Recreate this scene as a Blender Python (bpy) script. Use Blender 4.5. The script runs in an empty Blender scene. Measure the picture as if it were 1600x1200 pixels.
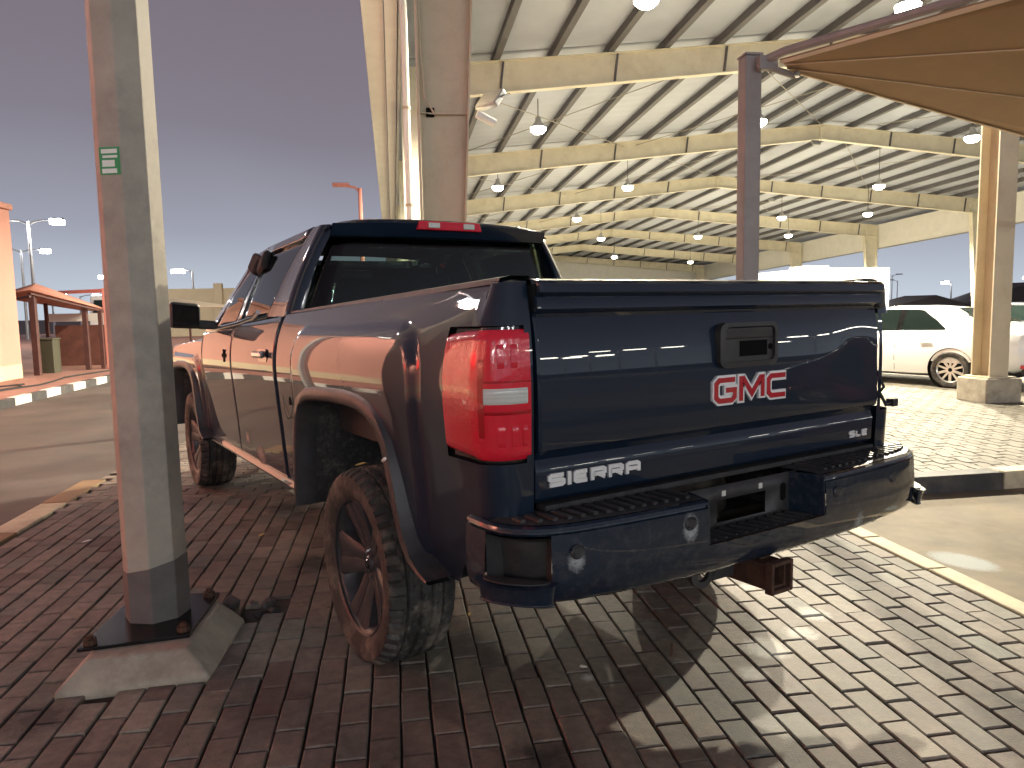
import bpy, math, random
import numpy as np
from mathutils import Vector, Matrix
random.seed(7)
SC = bpy.context.scene
COL = SC.collection
# ------------------------------------------------------------------ camera
cam_d = bpy.data.cameras.new('camera'); cam = bpy.data.objects.new('camera', cam_d); COL.objects.link(cam)
cR = Vector((0.84545292, -0.53372344, -0.01867212)); cU = Vector((0.06958344, 0.0754248, 0.99472069)); cF = Vector((0.52949741, 0.84228878, -0.10090643))
cam.matrix_world = Matrix(((cR.x, cU.x, -cF.x, -2.0221), (cR.y, cU.y, -cF.y, -2.8599), (cR.z, cU.z, -cF.z, 1.4475), (0, 0, 0, 1)))
cam_d.sensor_width = 36; cam_d.lens = 1166.85 / 1600 * 36; cam_d.clip_start = .05; cam_d.clip_end = 1500
SC.camera = cam
# ------------------------------------------------------------------ night sky
w = bpy.data.worlds.new('World'); SC.world = w; w.use_nodes = True
nt = w.node_tree; nt.nodes.clear()
out = nt.nodes.new('ShaderNodeOutputWorld'); bg = nt.nodes.new('ShaderNodeBackground')
tc = nt.nodes.new('ShaderNodeTexCoord'); sx = nt.nodes.new('ShaderNodeSeparateXYZ'); rp = nt.nodes.new('ShaderNodeValToRGB')
nz = nt.nodes.new('ShaderNodeTexNoise'); nz.inputs['Scale'].default_value = 2.2; nz.inputs['Detail'].default_value = 3
ma = nt.nodes.new('ShaderNodeMath'); ma.operation = 'MULTIPLY_ADD'; ma.inputs[1].default_value = .09; 
nt.links.new(tc.outputs['Generated'], sx.inputs[0]); nt.links.new(tc.outputs['Generated'], nz.inputs['Vector'])
nt.links.new(nz.outputs['Fac'], ma.inputs[0]); nt.links.new(sx.outputs['Z'], ma.inputs[2]); nt.links.new(ma.outputs[0], rp.inputs[0])
e = rp.color_ramp.elements
e[0].position = .05; e[0].color = (.36, .40, .46, 1); e[1].position = .75; e[1].color = (.088, .074, .096, 1)
for p_, c_ in ((.14, (.225, .235, .285, 1)), (.26, (.150, .138, .168, 1)), (.42, (.130, .110, .134, 1))):
    q_ = e.new(p_); q_.color = c_
nt.links.new(rp.outputs[0], bg.inputs['Color']); bg.inputs['Strength'].default_value = .92
nt.links.new(bg.outputs[0], out.inputs[0])
SC.view_settings.view_transform = 'Standard'; SC.view_settings.look = 'None'; SC.view_settings.exposure = .75; SC.view_settings.gamma = 1
SC.cycles.max_bounces = 6; SC.cycles.transparent_max_bounces = 10; SC.cycles.sample_clamp_indirect = 6
# ------------------------------------------------------------------ frames of reference
TH = math.radians(23.237); ST, CT = math.sin(TH), math.cos(TH)
def W(a, b, z=0.0):            # site grid (across, along, up) -> world; the paving rows run along b
    return (a * CT + b * ST, -a * ST + b * CT, z)
SITE_ROT = -TH
XC, RK, Z0 = -.025, .0196, .0635
def TR(v):                     # truck body frame: rear axle origin, nose slightly down
    return (v[0] + XC, v[1], v[2] + Z0 - RK * v[1])
# ------------------------------------------------------------------ mesh building
class MB:
    def __init__(s, tf=None): s.v = []; s.f = []; s.m = []; s.tf = tf; s.mi = 0
    def add(s, vs, fs):
        o = len(s.v); s.v += [tuple(map(float, p)) for p in vs]; s.f += [[i + o for i in q] for q in fs]; s.m += [s.mi] * len(fs); return s
    def box(s, c, d, rz=0.0, R=None):
        x, y, z = d[0] / 2, d[1] / 2, d[2] / 2; vs = []
        for dx, dy, dz in ((-x, -y, -z), (x, -y, -z), (x, y, -z), (-x, y, -z), (-x, -y, z), (x, -y, z), (x, y, z), (-x, y, z)):
            p = Vector((dx, dy, dz))
            if R is not None: p = R @ p
            elif rz: p = Matrix.Rotation(rz, 3, 'Z') @ p
            vs.append((c[0] + p.x, c[1] + p.y, c[2] + p.z))
        return s.add(vs, [(0, 3, 2, 1), (4, 5, 6, 7), (0, 1, 5, 4), (1, 2, 6, 5), (2, 3, 7, 6), (3, 0, 4, 7)])
    def hexa(s, p): return s.add(p, [(0, 3, 2, 1), (4, 5, 6, 7), (0, 1, 5, 4), (1, 2, 6, 5), (2, 3, 7, 6), (3, 0, 4, 7)])
    def prism(s, poly, off):   # poly: list of 3d points, off: extrusion vector
        n = len(poly); vs = list(poly) + [tuple(a + b for a, b in zip(p, off)) for p in poly]
        return s.add(vs, [list(range(n))[::-1], list(range(n, 2 * n))] + [(i, (i + 1) % n, (i + 1) % n + n, i + n) for i in range(n)])
    def tube(s, path, r, n=8, caps=True):
        path = [Vector(p) for p in path]; rs = r if isinstance(r, (list, tuple)) else [r] * len(path); vs = []; fs = []; up = None
        for i, p in enumerate(path):
            t = (path[min(i + 1, len(path) - 1)] - path[max(i - 1, 0)]).normalized()
            if up is None: up = Vector((0, 0, 1)) if abs(t.z) < .9 else Vector((1, 0, 0))
            a = t.cross(up).normalized(); b_ = a.cross(t); up = b_
            for k in range(n):
                g = 2 * math.pi * (k + .5) / n; vs.append(p + (a * math.cos(g) + b_ * math.sin(g)) * rs[i])
        for i in range(len(path) - 1):
            for k in range(n): fs.append((i * n + k, i * n + (k + 1) % n, (i + 1) * n + (k + 1) % n, (i + 1) * n + k))
        if caps: fs += [list(range(n))[::-1], [(len(path) - 1) * n + k for k in range(n)]]
        return s.add(vs, fs)
    def lathe(s, prof, n=32, axis='X', c=(0, 0, 0), rad=None, close=False):
        vs = []; fs = []; m = len(prof)
        for k in range(n):
            g = 2 * math.pi * k / n
            for i, (r, h) in enumerate(prof):
                if rad: r = rad(i, k, r)
                p = {'X': (h, r * math.cos(g), r * math.sin(g)), 'Z': (r * math.cos(g), r * math.sin(g), h), 'Y': (r * math.cos(g), h, r * math.sin(g))}[axis]
                vs.append((p[0] + c[0], p[1] + c[1], p[2] + c[2]))
        for k in range(n):
            for i in range(m if close else m - 1): fs.append((k * m + i, k * m + (i + 1) % m, ((k + 1) % n) * m + (i + 1) % m, ((k + 1) % n) * m + i))
        return s.add(vs, fs)
    def grid(s, rows, skip=None):
        n = len(rows[0]); vs = [p for r in rows for p in r]; fs = []
        for i in range(len(rows) - 1):
            for j in range(n - 1):
                if skip and skip(i, j): continue
                fs.append((i * n + j, i * n + j + 1, (i + 1) * n + j + 1, (i + 1) * n + j))
        return s.add(vs, fs)
    def mirror(s):
        t = MB(s.tf); t.v = [(-x, y, z) for x, y, z in s.v]; t.f = [q[::-1] for q in s.f]; t.m = list(s.m); return t
    def mesh(s, name, mats, ang=35):
        me = bpy.data.meshes.new(name); vs = [s.tf(p) for p in s.v] if s.tf else s.v
        me.from_pydata(vs, [], s.f)
        for m in (mats if isinstance(mats, (list, tuple)) else [mats]): me.materials.append(m)
        if any(s.m): me.polygons.foreach_set('material_index', s.m)
        if ang:
            me.shade_smooth(); me.set_sharp_from_angle(angle=math.radians(ang))
        me.update(); return me
    def build(s, name, mats, parent=None, ang=35, bevel=0, seg=2, thick=0, subsurf=0):
        o = bpy.data.objects.new(name, s.mesh(name, mats, ang)); COL.objects.link(o); o.parent = parent
        if thick:
            m = o.modifiers.new('t', 'SOLIDIFY'); m.thickness = abs(thick); m.offset = -1 if thick > 0 else 1
        if bevel:
            m = o.modifiers.new('b', 'BEVEL'); m.width = bevel; m.segments = seg; m.limit_method = 'ANGLE'; m.angle_limit = math.radians(40); m.harden_normals = True
        if subsurf:
            m = o.modifiers.new('s', 'SUBSURF'); m.levels = m.render_levels = subsurf
        return o
def tag(o, label=None, cat=None, group=None, kind=None):
    if label: o['label'] = label
    if cat: o['category'] = cat
    if group: o['group'] = group
    if kind: o['kind'] = kind
    return o
def empty(name, loc=(0, 0, 0), rz=0, label=None, cat=None, group=None):
    o = bpy.data.objects.new(name, None); COL.objects.link(o); o.location = loc; o.rotation_euler.z = rz; o.empty_display_size = .2
    return tag(o, label, cat, group)
def copy_tree(o, parent=None):
    c = o.copy(); COL.objects.link(c); c.parent = parent
    for ch in list(o.children): copy_tree(ch, c)
    return c
def setmat(o, old, new):
    for x in [o] + list(o.children_recursive):
        if x.type == 'MESH' and old in [s_.material for s_ in x.material_slots]:
            x.data = x.data.copy()
            for i, m in enumerate(x.data.materials):
                if m == old: x.data.materials[i] = new
# ------------------------------------------------------------------ materials
def mat(name, col, rough=.6, metal=0, var=0, scale=8, bump=0, bscale=60, coat=0, spec=.5, dirt=None, dirt_amt=.5, dscale=3, rnd=None, emit=None, estr=0, isl=False, rvar=.12, bdist=.002):
    m = bpy.data.materials.new(name); m.use_nodes = True; n = m.node_tree.nodes; L = m.node_tree.links; b = n['Principled BSDF']
    b.inputs['Base Color'].default_value = (*col, 1); b.inputs['Roughness'].default_value = rough; b.inputs['Metallic'].default_value = metal
    b.inputs['Specular IOR Level'].default_value = spec
    if coat: b.inputs['Coat Weight'].default_value = coat; b.inputs['Coat Roughness'].default_value = .018
    tcn = n.new('ShaderNodeTexCoord'); vec = tcn.outputs['Object']; c = None
    if rnd:                                       # per piece colour
        r = n.new('ShaderNodeValToRGB'); r.color_ramp.interpolation = 'LINEAR'
        el = r.color_ramp.elements; el[0].color = (*rnd[0], 1); el[1].color = (*rnd[-1], 1)
        for i, q in enumerate(rnd[1:-1]): x = el.new((i + 1) / (len(rnd) - 1)); x.color = (*q, 1)
        if isl: g = n.new('ShaderNodeNewGeometry'); L.new(g.outputs['Random Per Island'], r.inputs[0])
        else: g = n.new('ShaderNodeObjectInfo'); L.new(g.outputs['Random'], r.inputs[0])
        c = r.outputs[0]
        if not isl:
            va = n.new('ShaderNodeVectorMath'); va.operation = 'ADD'; L.new(g.outputs['Location'], va.inputs[0]); L.new(vec, va.inputs[1]); vec = va.outputs[0]
    if var:
        t = n.new('ShaderNodeTexNoise'); t.inputs['Scale'].default_value = scale; t.inputs['Detail'].default_value = 6; t.inputs['Roughness'].default_value = .65; L.new(vec, t.inputs['Vector'])
        mr = n.new('ShaderNodeMapRange'); mr.inputs['From Min'].default_value = .3; mr.inputs['From Max'].default_value = .7; mr.inputs['To Min'].default_value = 1 - var; mr.inputs['To Max'].default_value = 1 + var; L.new(t.outputs['Fac'], mr.inputs[0])
        mx = n.new('ShaderNodeVectorMath'); mx.operation = 'SCALE'
        if c is None: mx.inputs[0].default_value = col
        else: L.new(c, mx.inputs[0])
        L.new(mr.outputs[0], mx.inputs['Scale']); c = mx.outputs[0]
        rr = n.new('ShaderNodeMapRange'); rr.inputs['To Min'].default_value = max(.02, rough - rvar); rr.inputs['To Max'].default_value = min(1, rough + rvar); L.new(t.outputs['Fac'], rr.inputs[0]); L.new(rr.outputs[0], b.inputs['Roughness'])
    if dirt:
        t2 = n.new('ShaderNodeTexNoise'); t2.inputs['Scale'].default_value = dscale; t2.inputs['Detail'].default_value = 8; t2.inputs['Roughness'].default_value = .7; L.new(vec, t2.inputs['Vector'])
        m2 = n.new('ShaderNodeMapRange'); m2.inputs['From Min'].default_value = .48; m2.inputs['From Max'].default_value = .7; m2.inputs['To Max'].default_value = dirt_amt; L.new(t2.outputs['Fac'], m2.inputs[0])
        mm = n.new('ShaderNodeMix'); mm.data_type = 'RGBA'; L.new(m2.outputs[0], mm.inputs['Factor']); mm.inputs['B'].default_value = (*dirt, 1)
        if c is None: mm.inputs['A'].default_value = (*col, 1)
        else: L.new(c, mm.inputs['A'])
        c = mm.outputs['Result']
    if c is not None: L.new(c, b.inputs['Base Color'])
    if bump:
        t3 = n.new('ShaderNodeTexNoise'); t3.inputs['Scale'].default_value = bscale; t3.inputs['Detail'].default_value = 5; L.new(vec, t3.inputs['Vector'])
        bp = n.new('ShaderNodeBump'); bp.inputs['Strength'].default_value = bump; bp.inputs['Distance'].default_value = bdist; L.new(t3.outputs['Fac'], bp.inputs['Height']); L.new(bp.outputs[0], b.inputs['Normal'])
    if emit: b.inputs['Emission Color'].default_value = (*emit, 1); b.inputs['Emission Strength'].default_value = estr
    return m
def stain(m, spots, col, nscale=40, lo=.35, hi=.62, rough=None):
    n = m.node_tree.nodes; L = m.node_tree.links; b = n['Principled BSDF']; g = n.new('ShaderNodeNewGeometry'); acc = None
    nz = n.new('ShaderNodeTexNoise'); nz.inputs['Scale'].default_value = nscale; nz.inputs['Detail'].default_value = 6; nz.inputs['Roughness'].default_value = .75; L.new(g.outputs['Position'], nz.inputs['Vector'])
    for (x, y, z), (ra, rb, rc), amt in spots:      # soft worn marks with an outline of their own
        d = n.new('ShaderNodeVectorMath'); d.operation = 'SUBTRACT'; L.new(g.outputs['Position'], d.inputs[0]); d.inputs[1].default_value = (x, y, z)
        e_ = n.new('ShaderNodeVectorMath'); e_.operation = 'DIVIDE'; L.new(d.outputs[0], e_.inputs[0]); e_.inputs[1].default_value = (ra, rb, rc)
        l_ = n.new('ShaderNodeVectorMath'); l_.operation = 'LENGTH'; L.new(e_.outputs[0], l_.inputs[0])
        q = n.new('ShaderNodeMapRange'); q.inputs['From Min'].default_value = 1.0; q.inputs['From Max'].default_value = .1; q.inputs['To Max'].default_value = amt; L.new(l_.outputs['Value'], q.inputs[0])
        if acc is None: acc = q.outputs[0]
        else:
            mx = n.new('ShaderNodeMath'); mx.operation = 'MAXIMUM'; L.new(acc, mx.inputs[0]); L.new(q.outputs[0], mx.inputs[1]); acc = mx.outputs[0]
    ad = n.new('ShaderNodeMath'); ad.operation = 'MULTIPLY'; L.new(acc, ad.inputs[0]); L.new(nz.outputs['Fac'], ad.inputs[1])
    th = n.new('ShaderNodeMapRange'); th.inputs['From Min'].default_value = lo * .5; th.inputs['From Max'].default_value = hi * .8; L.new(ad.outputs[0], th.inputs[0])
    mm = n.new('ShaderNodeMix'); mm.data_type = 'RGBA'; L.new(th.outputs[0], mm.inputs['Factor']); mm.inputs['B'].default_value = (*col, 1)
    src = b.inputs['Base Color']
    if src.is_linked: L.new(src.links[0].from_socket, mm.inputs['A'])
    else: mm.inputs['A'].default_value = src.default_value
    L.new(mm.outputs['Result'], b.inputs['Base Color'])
    if b.inputs['Coat Weight'].default_value > 0:
        iv = n.new('ShaderNodeMath'); iv.operation = 'SUBTRACT'; iv.inputs[0].default_value = 1; L.new(th.outputs[0], iv.inputs[1]); L.new(iv.outputs[0], b.inputs['Coat Weight'])
def blotch(m, amt=.3, scale=1.3):
    n = m.node_tree.nodes; L = m.node_tree.links; b = n['Principled BSDF']; g = n.new('ShaderNodeNewGeometry'); nz = n.new('ShaderNodeTexNoise'); nz.inputs['Scale'].default_value = scale; nz.inputs['Detail'].default_value = 7; nz.inputs['Roughness'].default_value = .62; L.new(g.outputs['Position'], nz.inputs['Vector'])
    r = n.new('ShaderNodeMapRange'); r.inputs['From Min'].default_value = .35; r.inputs['From Max'].default_value = .65; r.inputs['To Min'].default_value = 1 - amt; r.inputs['To Max'].default_value = 1 + amt * .6; L.new(nz.outputs['Fac'], r.inputs[0])
    v = n.new('ShaderNodeVectorMath'); v.operation = 'SCALE'; L.new(b.inputs['Base Color'].links[0].from_socket, v.inputs[0]); L.new(r.outputs[0], v.inputs['Scale']); L.new(v.outputs[0], b.inputs['Base Color'])
def glass(name, tint, rough=0.0, fac=.12):
    m = bpy.data.materials.new(name); m.use_nodes = True; n = m.node_tree.nodes; L = m.node_tree.links; n.clear()
    o = n.new('ShaderNodeOutputMaterial'); t = n.new('ShaderNodeBsdfTransparent'); g = n.new('ShaderNodeBsdfGlossy'); x = n.new('ShaderNodeMixShader'); f = n.new('ShaderNodeFresnel'); f.inputs[0].default_value = 1.5
    t.inputs[0].default_value = (*tint, 1); g.inputs['Roughness'].default_value = rough; g.inputs['Color'].default_value = (.9, .9, .9, 1)
    L.new(f.outputs[0], x.inputs[0]); L.new(t.outputs[0], x.inputs[1]); L.new(g.outputs[0], x.inputs[2]); L.new(x.outputs[0], o.inputs[0]); return m
PAV = [tuple(k_ * c_ for k_, c_ in zip((1.04, 1.12, 1.14), q_)) for q_ in [(.10, .070, .056), (.14, .102, .082), (.19, .150, .115), (.125, .118, .098), (.165, .122, .096), (.21, .172, .132), (.115, .088, .072)]]
M = dict(
    paver=mat('paver', (.2, .15, .12), .70, var=.34, scale=22, bump=.8, bscale=150, rnd=PAV, dirt=(.27, .24, .19), dirt_amt=.4, dscale=9),
    paver_many=mat('paver_many', (.2, .15, .12), .76, var=.28, scale=10, bump=.4, bscale=140, rnd=PAV, isl=True, dirt=(.25, .22, .18), dirt_amt=.4, dscale=7),
    zig=mat('zig_paver', (.3, .27, .21), .75, var=.2, scale=9, bump=.3, bscale=120, rnd=[(.15, .135, .10), (.21, .19, .15), (.18, .16, .125)], isl=True),
    zigd=mat('zig_paver_dark', (.2, .16, .13), .78, var=.25, scale=9, bump=.3, bscale=120, rnd=[(.13, .10, .08), (.20, .165, .13), (.16, .13, .11)], isl=True),
    joint=mat('joint_sand', (.045, .036, .029), .95, var=.4, scale=40),
    asphalt=mat('road_asphalt', (.088, .069, .058), .8, var=.22, scale=1.4, bump=.5, bscale=260, dirt=(.06, .05, .043), dirt_amt=.7, dscale=1.1),
    apron=mat('sandy_apron', (.19, .155, .105), .85, var=.2, scale=3, bump=.5, bscale=200, dirt=(.11, .088, .06), dirt_amt=.7, dscale=2.2),
    ground=mat('sand_ground', (.17, .14, .11), .9, var=.2, scale=.6),
    footway=mat('red_footway', (.30, .15, .115), .85, var=.2, scale=3, bump=.3, bscale=80),
    concrete=mat('concrete', (.36, .32, .25), .8, var=.22, scale=7, bump=.4, bscale=90, dirt=(.16, .13, .10), dirt_amt=.8, dscale=4),
    cream=mat('cream_kerb', (.55, .47, .32), .75, var=.18, scale=6, bump=.3, dirt=(.3, .25, .18), dirt_amt=.6, dscale=5),
    kwhite=mat('kerb_white', (.72, .68, .62), .7, var=.12, scale=6, dirt=(.4, .33, .28), dirt_amt=.6, dscale=4),
    kblack=mat('kerb_black', (.045, .042, .042), .7, var=.3, scale=7, bump=.3, dirt=(.14, .12, .10), dirt_amt=.6, dscale=5),
    ochre=mat('ochre_edging', (.27, .17, .085), .8, var=.25, scale=5, dirt=(.22, .15, .09), dirt_amt=.6, dscale=4),
    wornpaint=mat('worn_paint', (.55, .57, .55), .8, var=.35, scale=60, bump=.5, bscale=150),
    pole=mat('weathered_pole', (.38, .335, .27), .75, var=.16, scale=5, bump=.4, bscale=70, dirt=(.22, .195, .165), dirt_amt=.85, dscale=2.6),
    polegrey=mat('pole_grey_paint', (.115, .102, .094), .7, var=.2, scale=9, bump=.4, bscale=70),
    plate=mat('oily_steel', (.025, .022, .022), .22, .6, var=.3, scale=9),
    rust=mat('rust', (.075, .036, .022), .8, .3, var=.5, scale=30, bump=.6, bscale=120),
    paint=mat('navy_paint', (.004, .012, .026), .5, 0, coat=1.0, bump=.014, bscale=5.0, bdist=.02, spec=.15),
    paintw=mat('navy_paint_worn', (.004, .012, .026), .5, 0, spec=.15, coat=1.0, bump=.03, bscale=6, bdist=.02, dirt=(.05, .05, .05), dirt_amt=.25, dscale=12),
    bpaint=mat('bumper_paint', (.004, .012, .025), .5, 0, spec=.2, coat=1.0, bump=.06, bscale=6, bdist=.02, dirt=(.16, .16, .16), dirt_amt=.16, dscale=40),
    plastic=mat('black_plastic', (.022, .022, .023), .5, var=.2, scale=20, bump=.3, bscale=300, dirt=(.07, .062, .055), dirt_amt=.5, dscale=8),
    flare=mat('flare_plastic', (.035, .034, .036), .42, var=.2, scale=14, bump=.2, bscale=200, dirt=(.10, .085, .075), dirt_amt=.5, dscale=6),
    dark=mat('underbody', (.012, .012, .012), .85, var=.3, scale=20, dirt=(.06, .05, .04), dirt_amt=.6, dscale=7),
    liner=mat('arch_liner', (.02, .02, .02), .9, var=.4, scale=50, bump=.5, bscale=80, dirt=(.14, .12, .10), dirt_amt=.45, dscale=30),
    rubber=mat('tyre_rubber', (.026, .024, .022), .72, var=.3, scale=16, bump=.3, bscale=120, dirt=(.20, .17, .13), dirt_amt=.8, dscale=7),
    rim=mat('matt_rim', (.036, .036, .039), .34, .0, var=.25, scale=14, dirt=(.07, .062, .056), dirt_amt=.4, dscale=9),
    alloy=mat('silver_alloy', (.62, .62, .60), .28, .9),
    bchrome=mat('badge_chrome', (.86, .86, .85), .28, .35), chrome=mat('chrome', (.75, .75, .74), .12, 1.0),
    black=mat('hole_black', (.004, .004, .004), .9, spec=.1),
    gloss=mat('gloss_black', (.008, .008, .009), .12, coat=.5),
    redlens=mat('red_lens', (.62, .012, .030), .12, coat=1.0, bump=.3, bscale=70, bdist=.004),
    reddeep=mat('deep_red_lens', (.36, .006, .012), .12, coat=1.0, bump=.25, bscale=90, bdist=.003),
    clearlens=mat('clear_lens', (.55, .55, .50), .15, coat=1.0, bump=.3, bscale=120, bdist=.003),
    badgered=mat('badge_red', (.42, .012, .022), .25, coat=.8),
    seat=mat('seat_cloth', (.016, .016, .017), .9, var=.2, scale=20),
    glassd=glass('tinted_glass', (.46, .54, .50)), glassc=glass('clear_glass', (.62, .72, .66)),
    frame=mat('shed_steel_tan', (.52, .44, .31), .55, var=.08, scale=2, dirt=(.33, .24, .14), dirt_amt=.35, dscale=2.5),
    rafter=mat('shed_steel_cream', (.70, .66, .52), .5, var=.07, scale=2, dirt=(.42, .36, .22), dirt_amt=.35, dscale=1.5),
    sheet=mat('roof_sheet', (.40, .44, .52), .5, var=.08, scale=.8, bump=.15, bscale=5),
    purlin=mat('purlin_grey', (.10, .098, .105), .6, var=.15, scale=3),
    white=mat('white_cladding', (.78, .77, .72), .4, var=.06, scale=2),
    gutter=mat('grey_gutter', (.30, .30, .29), .45, var=.12, scale=3),
    cable=mat('cable', (.02, .02, .02), .7),
    wire=mat('stay_wire', (.35, .33, .28), .5, .5),
    salmon=mat('salmon_render', (.62, .31, .24), .8, var=.06, scale=1.2, bump=.25, bscale=60),
    creamwall=mat('cream_wall', (.62, .53, .35), .8, var=.08, scale=1),
    mauve=mat('mauve_post', (.24, .212, .20), .5, var=.12, scale=6),
    fabric=mat('shade_fabric', (.27, .178, .10), .9, var=.08, scale=3, bump=.3, bscale=400),
    hem=mat('fabric_hem', (.55, .45, .33), .85),
    redfab=mat('red_shade_fabric', (.50, .23, .17), .85, var=.12, scale=3),
    brown=mat('brown_board', (.14, .055, .04), .75, var=.3, scale=4),
    rustpost=mat('dark_red_post', (.08, .03, .025), .6, var=.3, scale=8),
    carwhite=mat('white_car_paint', (.80, .80, .78), .25, coat=1.0),
    cargrey=mat('grey_car_paint', (.10, .11, .12), .25, coat=1.0),
    carmaroon=mat('maroon_car_paint', (.10, .012, .022), .25, coat=1.0),
    tentdark=mat('dark_tent', (.07, .06, .06), .9),
    lampwhite=mat('lamp_white', (1, 1, 1), .5, emit=(1, .95, .80), estr=26),
    lampcool=mat('lamp_cool', (1, 1, 1), .5, emit=(.93, .97, 1), estr=22),
    assumedsign=mat('assumed_sign_face', (.8, .1, .07), .5, emit=(1, .10, .07), estr=.7),
    leaf=mat('dry_leaf', (.55, .42, .12), .7, var=.2, scale=40), paper=mat('paper_scrap', (.62, .66, .66), .8, var=.1, scale=30),
    green=mat('green_sticker', (.03, .28, .10), .5), stickw=mat('sticker_white', (.75, .78, .72), .5), metalgrey=mat('galvanised', (.42, .42, .42), .45, .6, var=.1, scale=6), pinkpole=mat('pink_pole', (.62, .25, .20), .5), tan=mat('bin_green', (.055, .052, .03), .7))  # pinkpole: one even salmon tone for lamp post and cross bar
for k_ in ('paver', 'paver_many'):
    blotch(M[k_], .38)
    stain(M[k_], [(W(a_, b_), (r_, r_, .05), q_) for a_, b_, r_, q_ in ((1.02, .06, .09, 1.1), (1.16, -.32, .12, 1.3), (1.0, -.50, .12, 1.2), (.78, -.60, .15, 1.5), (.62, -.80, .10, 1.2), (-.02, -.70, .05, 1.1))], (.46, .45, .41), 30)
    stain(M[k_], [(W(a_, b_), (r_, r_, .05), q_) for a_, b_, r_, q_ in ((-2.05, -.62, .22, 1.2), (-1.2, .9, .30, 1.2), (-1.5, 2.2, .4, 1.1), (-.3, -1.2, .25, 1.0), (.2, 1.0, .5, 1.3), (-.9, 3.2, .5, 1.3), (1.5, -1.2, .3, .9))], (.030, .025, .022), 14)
blotch(M['asphalt'], .25, .5); blotch(M['apron'], .25, 1.2); blotch(M['zig'], .22, .7)
stain(M['apron'], [(W(2.38, .20, -.01), (.16, .24, .05), 2.2), (W(2.44, -.46, -.01), (.16, .22, .05), 2.2)], (.33, .35, .34), 60)
stain(M['bpaint'], [((-.83, -1.31, .76), (.045, .1, .055), 1.3), ((-.43, -1.33, .79), (.045, .1, .065), 1.4), ((-.62, -1.3, .60), (.30, .1, .035), 1.0), ((-.93, -1.3, .61), (.09, .12, .03), 1.3), ((.42, -1.3, .66), (.05, .1, .07), .9), ((.9, -1.3, .80), (.2, .2, .03), 1.0)], (.30, .31, .31), 110)
stain(M['paintw'], [((-1.0, 1.6, .60), (.1, .22, .13), 1.2), ((-1.0, 1.9, .68), (.1, .1, .08), 1.1)], (.30, .27, .24), 70)
# ================================================================== GROUND AND PAVING
def sheet(name, pts, z, m, kind='structure'):
    mb = MB(); mb.add([W(a, b, z) for a, b in pts], [list(range(len(pts)))]); return tag(mb.build(name, m, ang=0), kind=kind)
sheet('ground', [(-400, -400), (400, -400), (400, 400), (-400, 400)], -.075, M['ground'])
sheet('road', [(-7.0, -60), (-3.36, -60), (-3.36, 4.0), (-3.2, 5.2), (-2.6, 7.5), (-1.2, 12), (-1.2, 90), (-7.0, 90)], -.012, M['asphalt'])
paving = sheet('paving', [(-3.36, -12), (2.08, -12), (2.08, 1.6), (2.4, 1.6), (2.4, 40), (-1.2, 40), (-1.2, 12), (-2.6, 7.5), (-3.2, 5.2), (-3.36, 4.0)], -.022, M['joint'])
sheet('apron', [(2.2, -14), (40, -14), (40, 1.56), (2.2, 1.56)], -.01, M['apron'])
shedfloor = sheet('shed_floor', [(2.4, 1.62), (60, 1.62), (60, 95), (2.4, 95)], .098, M['joint'])
sheet('shed_floor_far', [(16.0, 1.7), (60, 1.7), (60, 95), (2.4, 95), (2.4, 14.2), (16.0, 14.2)], .116, M['zig'])
sheet('footway', [(-60, -20), (-7.12, -20), (-7.12, 60), (-60, 60)], .11, M['footway'])
PA, PB = .1085, .2165
def paver_mesh(l, wd, h, ch, name, m):
    mb = MB(); x, y = wd / 2, l / 2
    vs = [(-x, -y, -h), (x, -y, -h), (x, y, -h), (-x, y, -h), (-x, -y, -ch), (x, -y, -ch), (x, y, -ch), (-x, y, -ch), (-x + ch, -y + ch, 0), (x - ch, -y + ch, 0), (x - ch, y - ch, 0), (-x + ch, y - ch, 0)]
    fs = [(8, 9, 10, 11)]
    for i in range(4):
        j = (i + 1) % 4; fs += [(i, j, j + 4, i + 4), (i + 4, j + 4, j + 8, i + 8)]
    mb.add(vs, fs); return mb.mesh(name, m, 0) if m else (vs, fs)
pm = paver_mesh(.2085, .1005, .04, .0045, 'paver', M['paver'])
pv, pf = paver_mesh(.2085, .1005, .03, .0045, None, None)
def inpoly(x, y, P):
    c = False
    for i in range(len(P)):
        (x1, y1), (x2, y2) = P[i], P[i - 1]
        if (y1 > y) != (y2 > y) and x < (x2 - x1) * (y - y1) / (y2 - y1) + x1: c = not c
    return c
PED = [(-2.06, -.47), (-1.50, -.43), (-1.47, .12), (-1.60, .33), (-2.06, .40)]
def skip_paver(a, b):
    if inpoly(a, b, PED): return True
    return -1.56 < a < -1.32 and .16 < b < .42
cells = []
n_r = int((2.07 + 3.28) / PA)
for i in range(n_r):
    a = 2.07 - PA * (i + .5)
    ph = (i % 2) * .5 + random.uniform(-.06, .06)
    for j in range(-32, 14):
        b = (j + ph) * PB
        if b > 2.66 or b < -6.5 or skip_paver(a, b): continue
        p = Vector(W(a, b)) - cam.matrix_world.translation; dz = p.dot(cF)
        sc = 0
        if dz > .5:
            u, v = 800 + 1166.85 * p.dot(cR) / dz, 600 - 1166.85 * p.dot(cU) / dz
            if -30 < u < 1630 and 500 < v < 1230: sc = 1 / dz ** 3
        cells.append((sc, a, b))
cells.sort(reverse=True)
many = MB()
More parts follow.
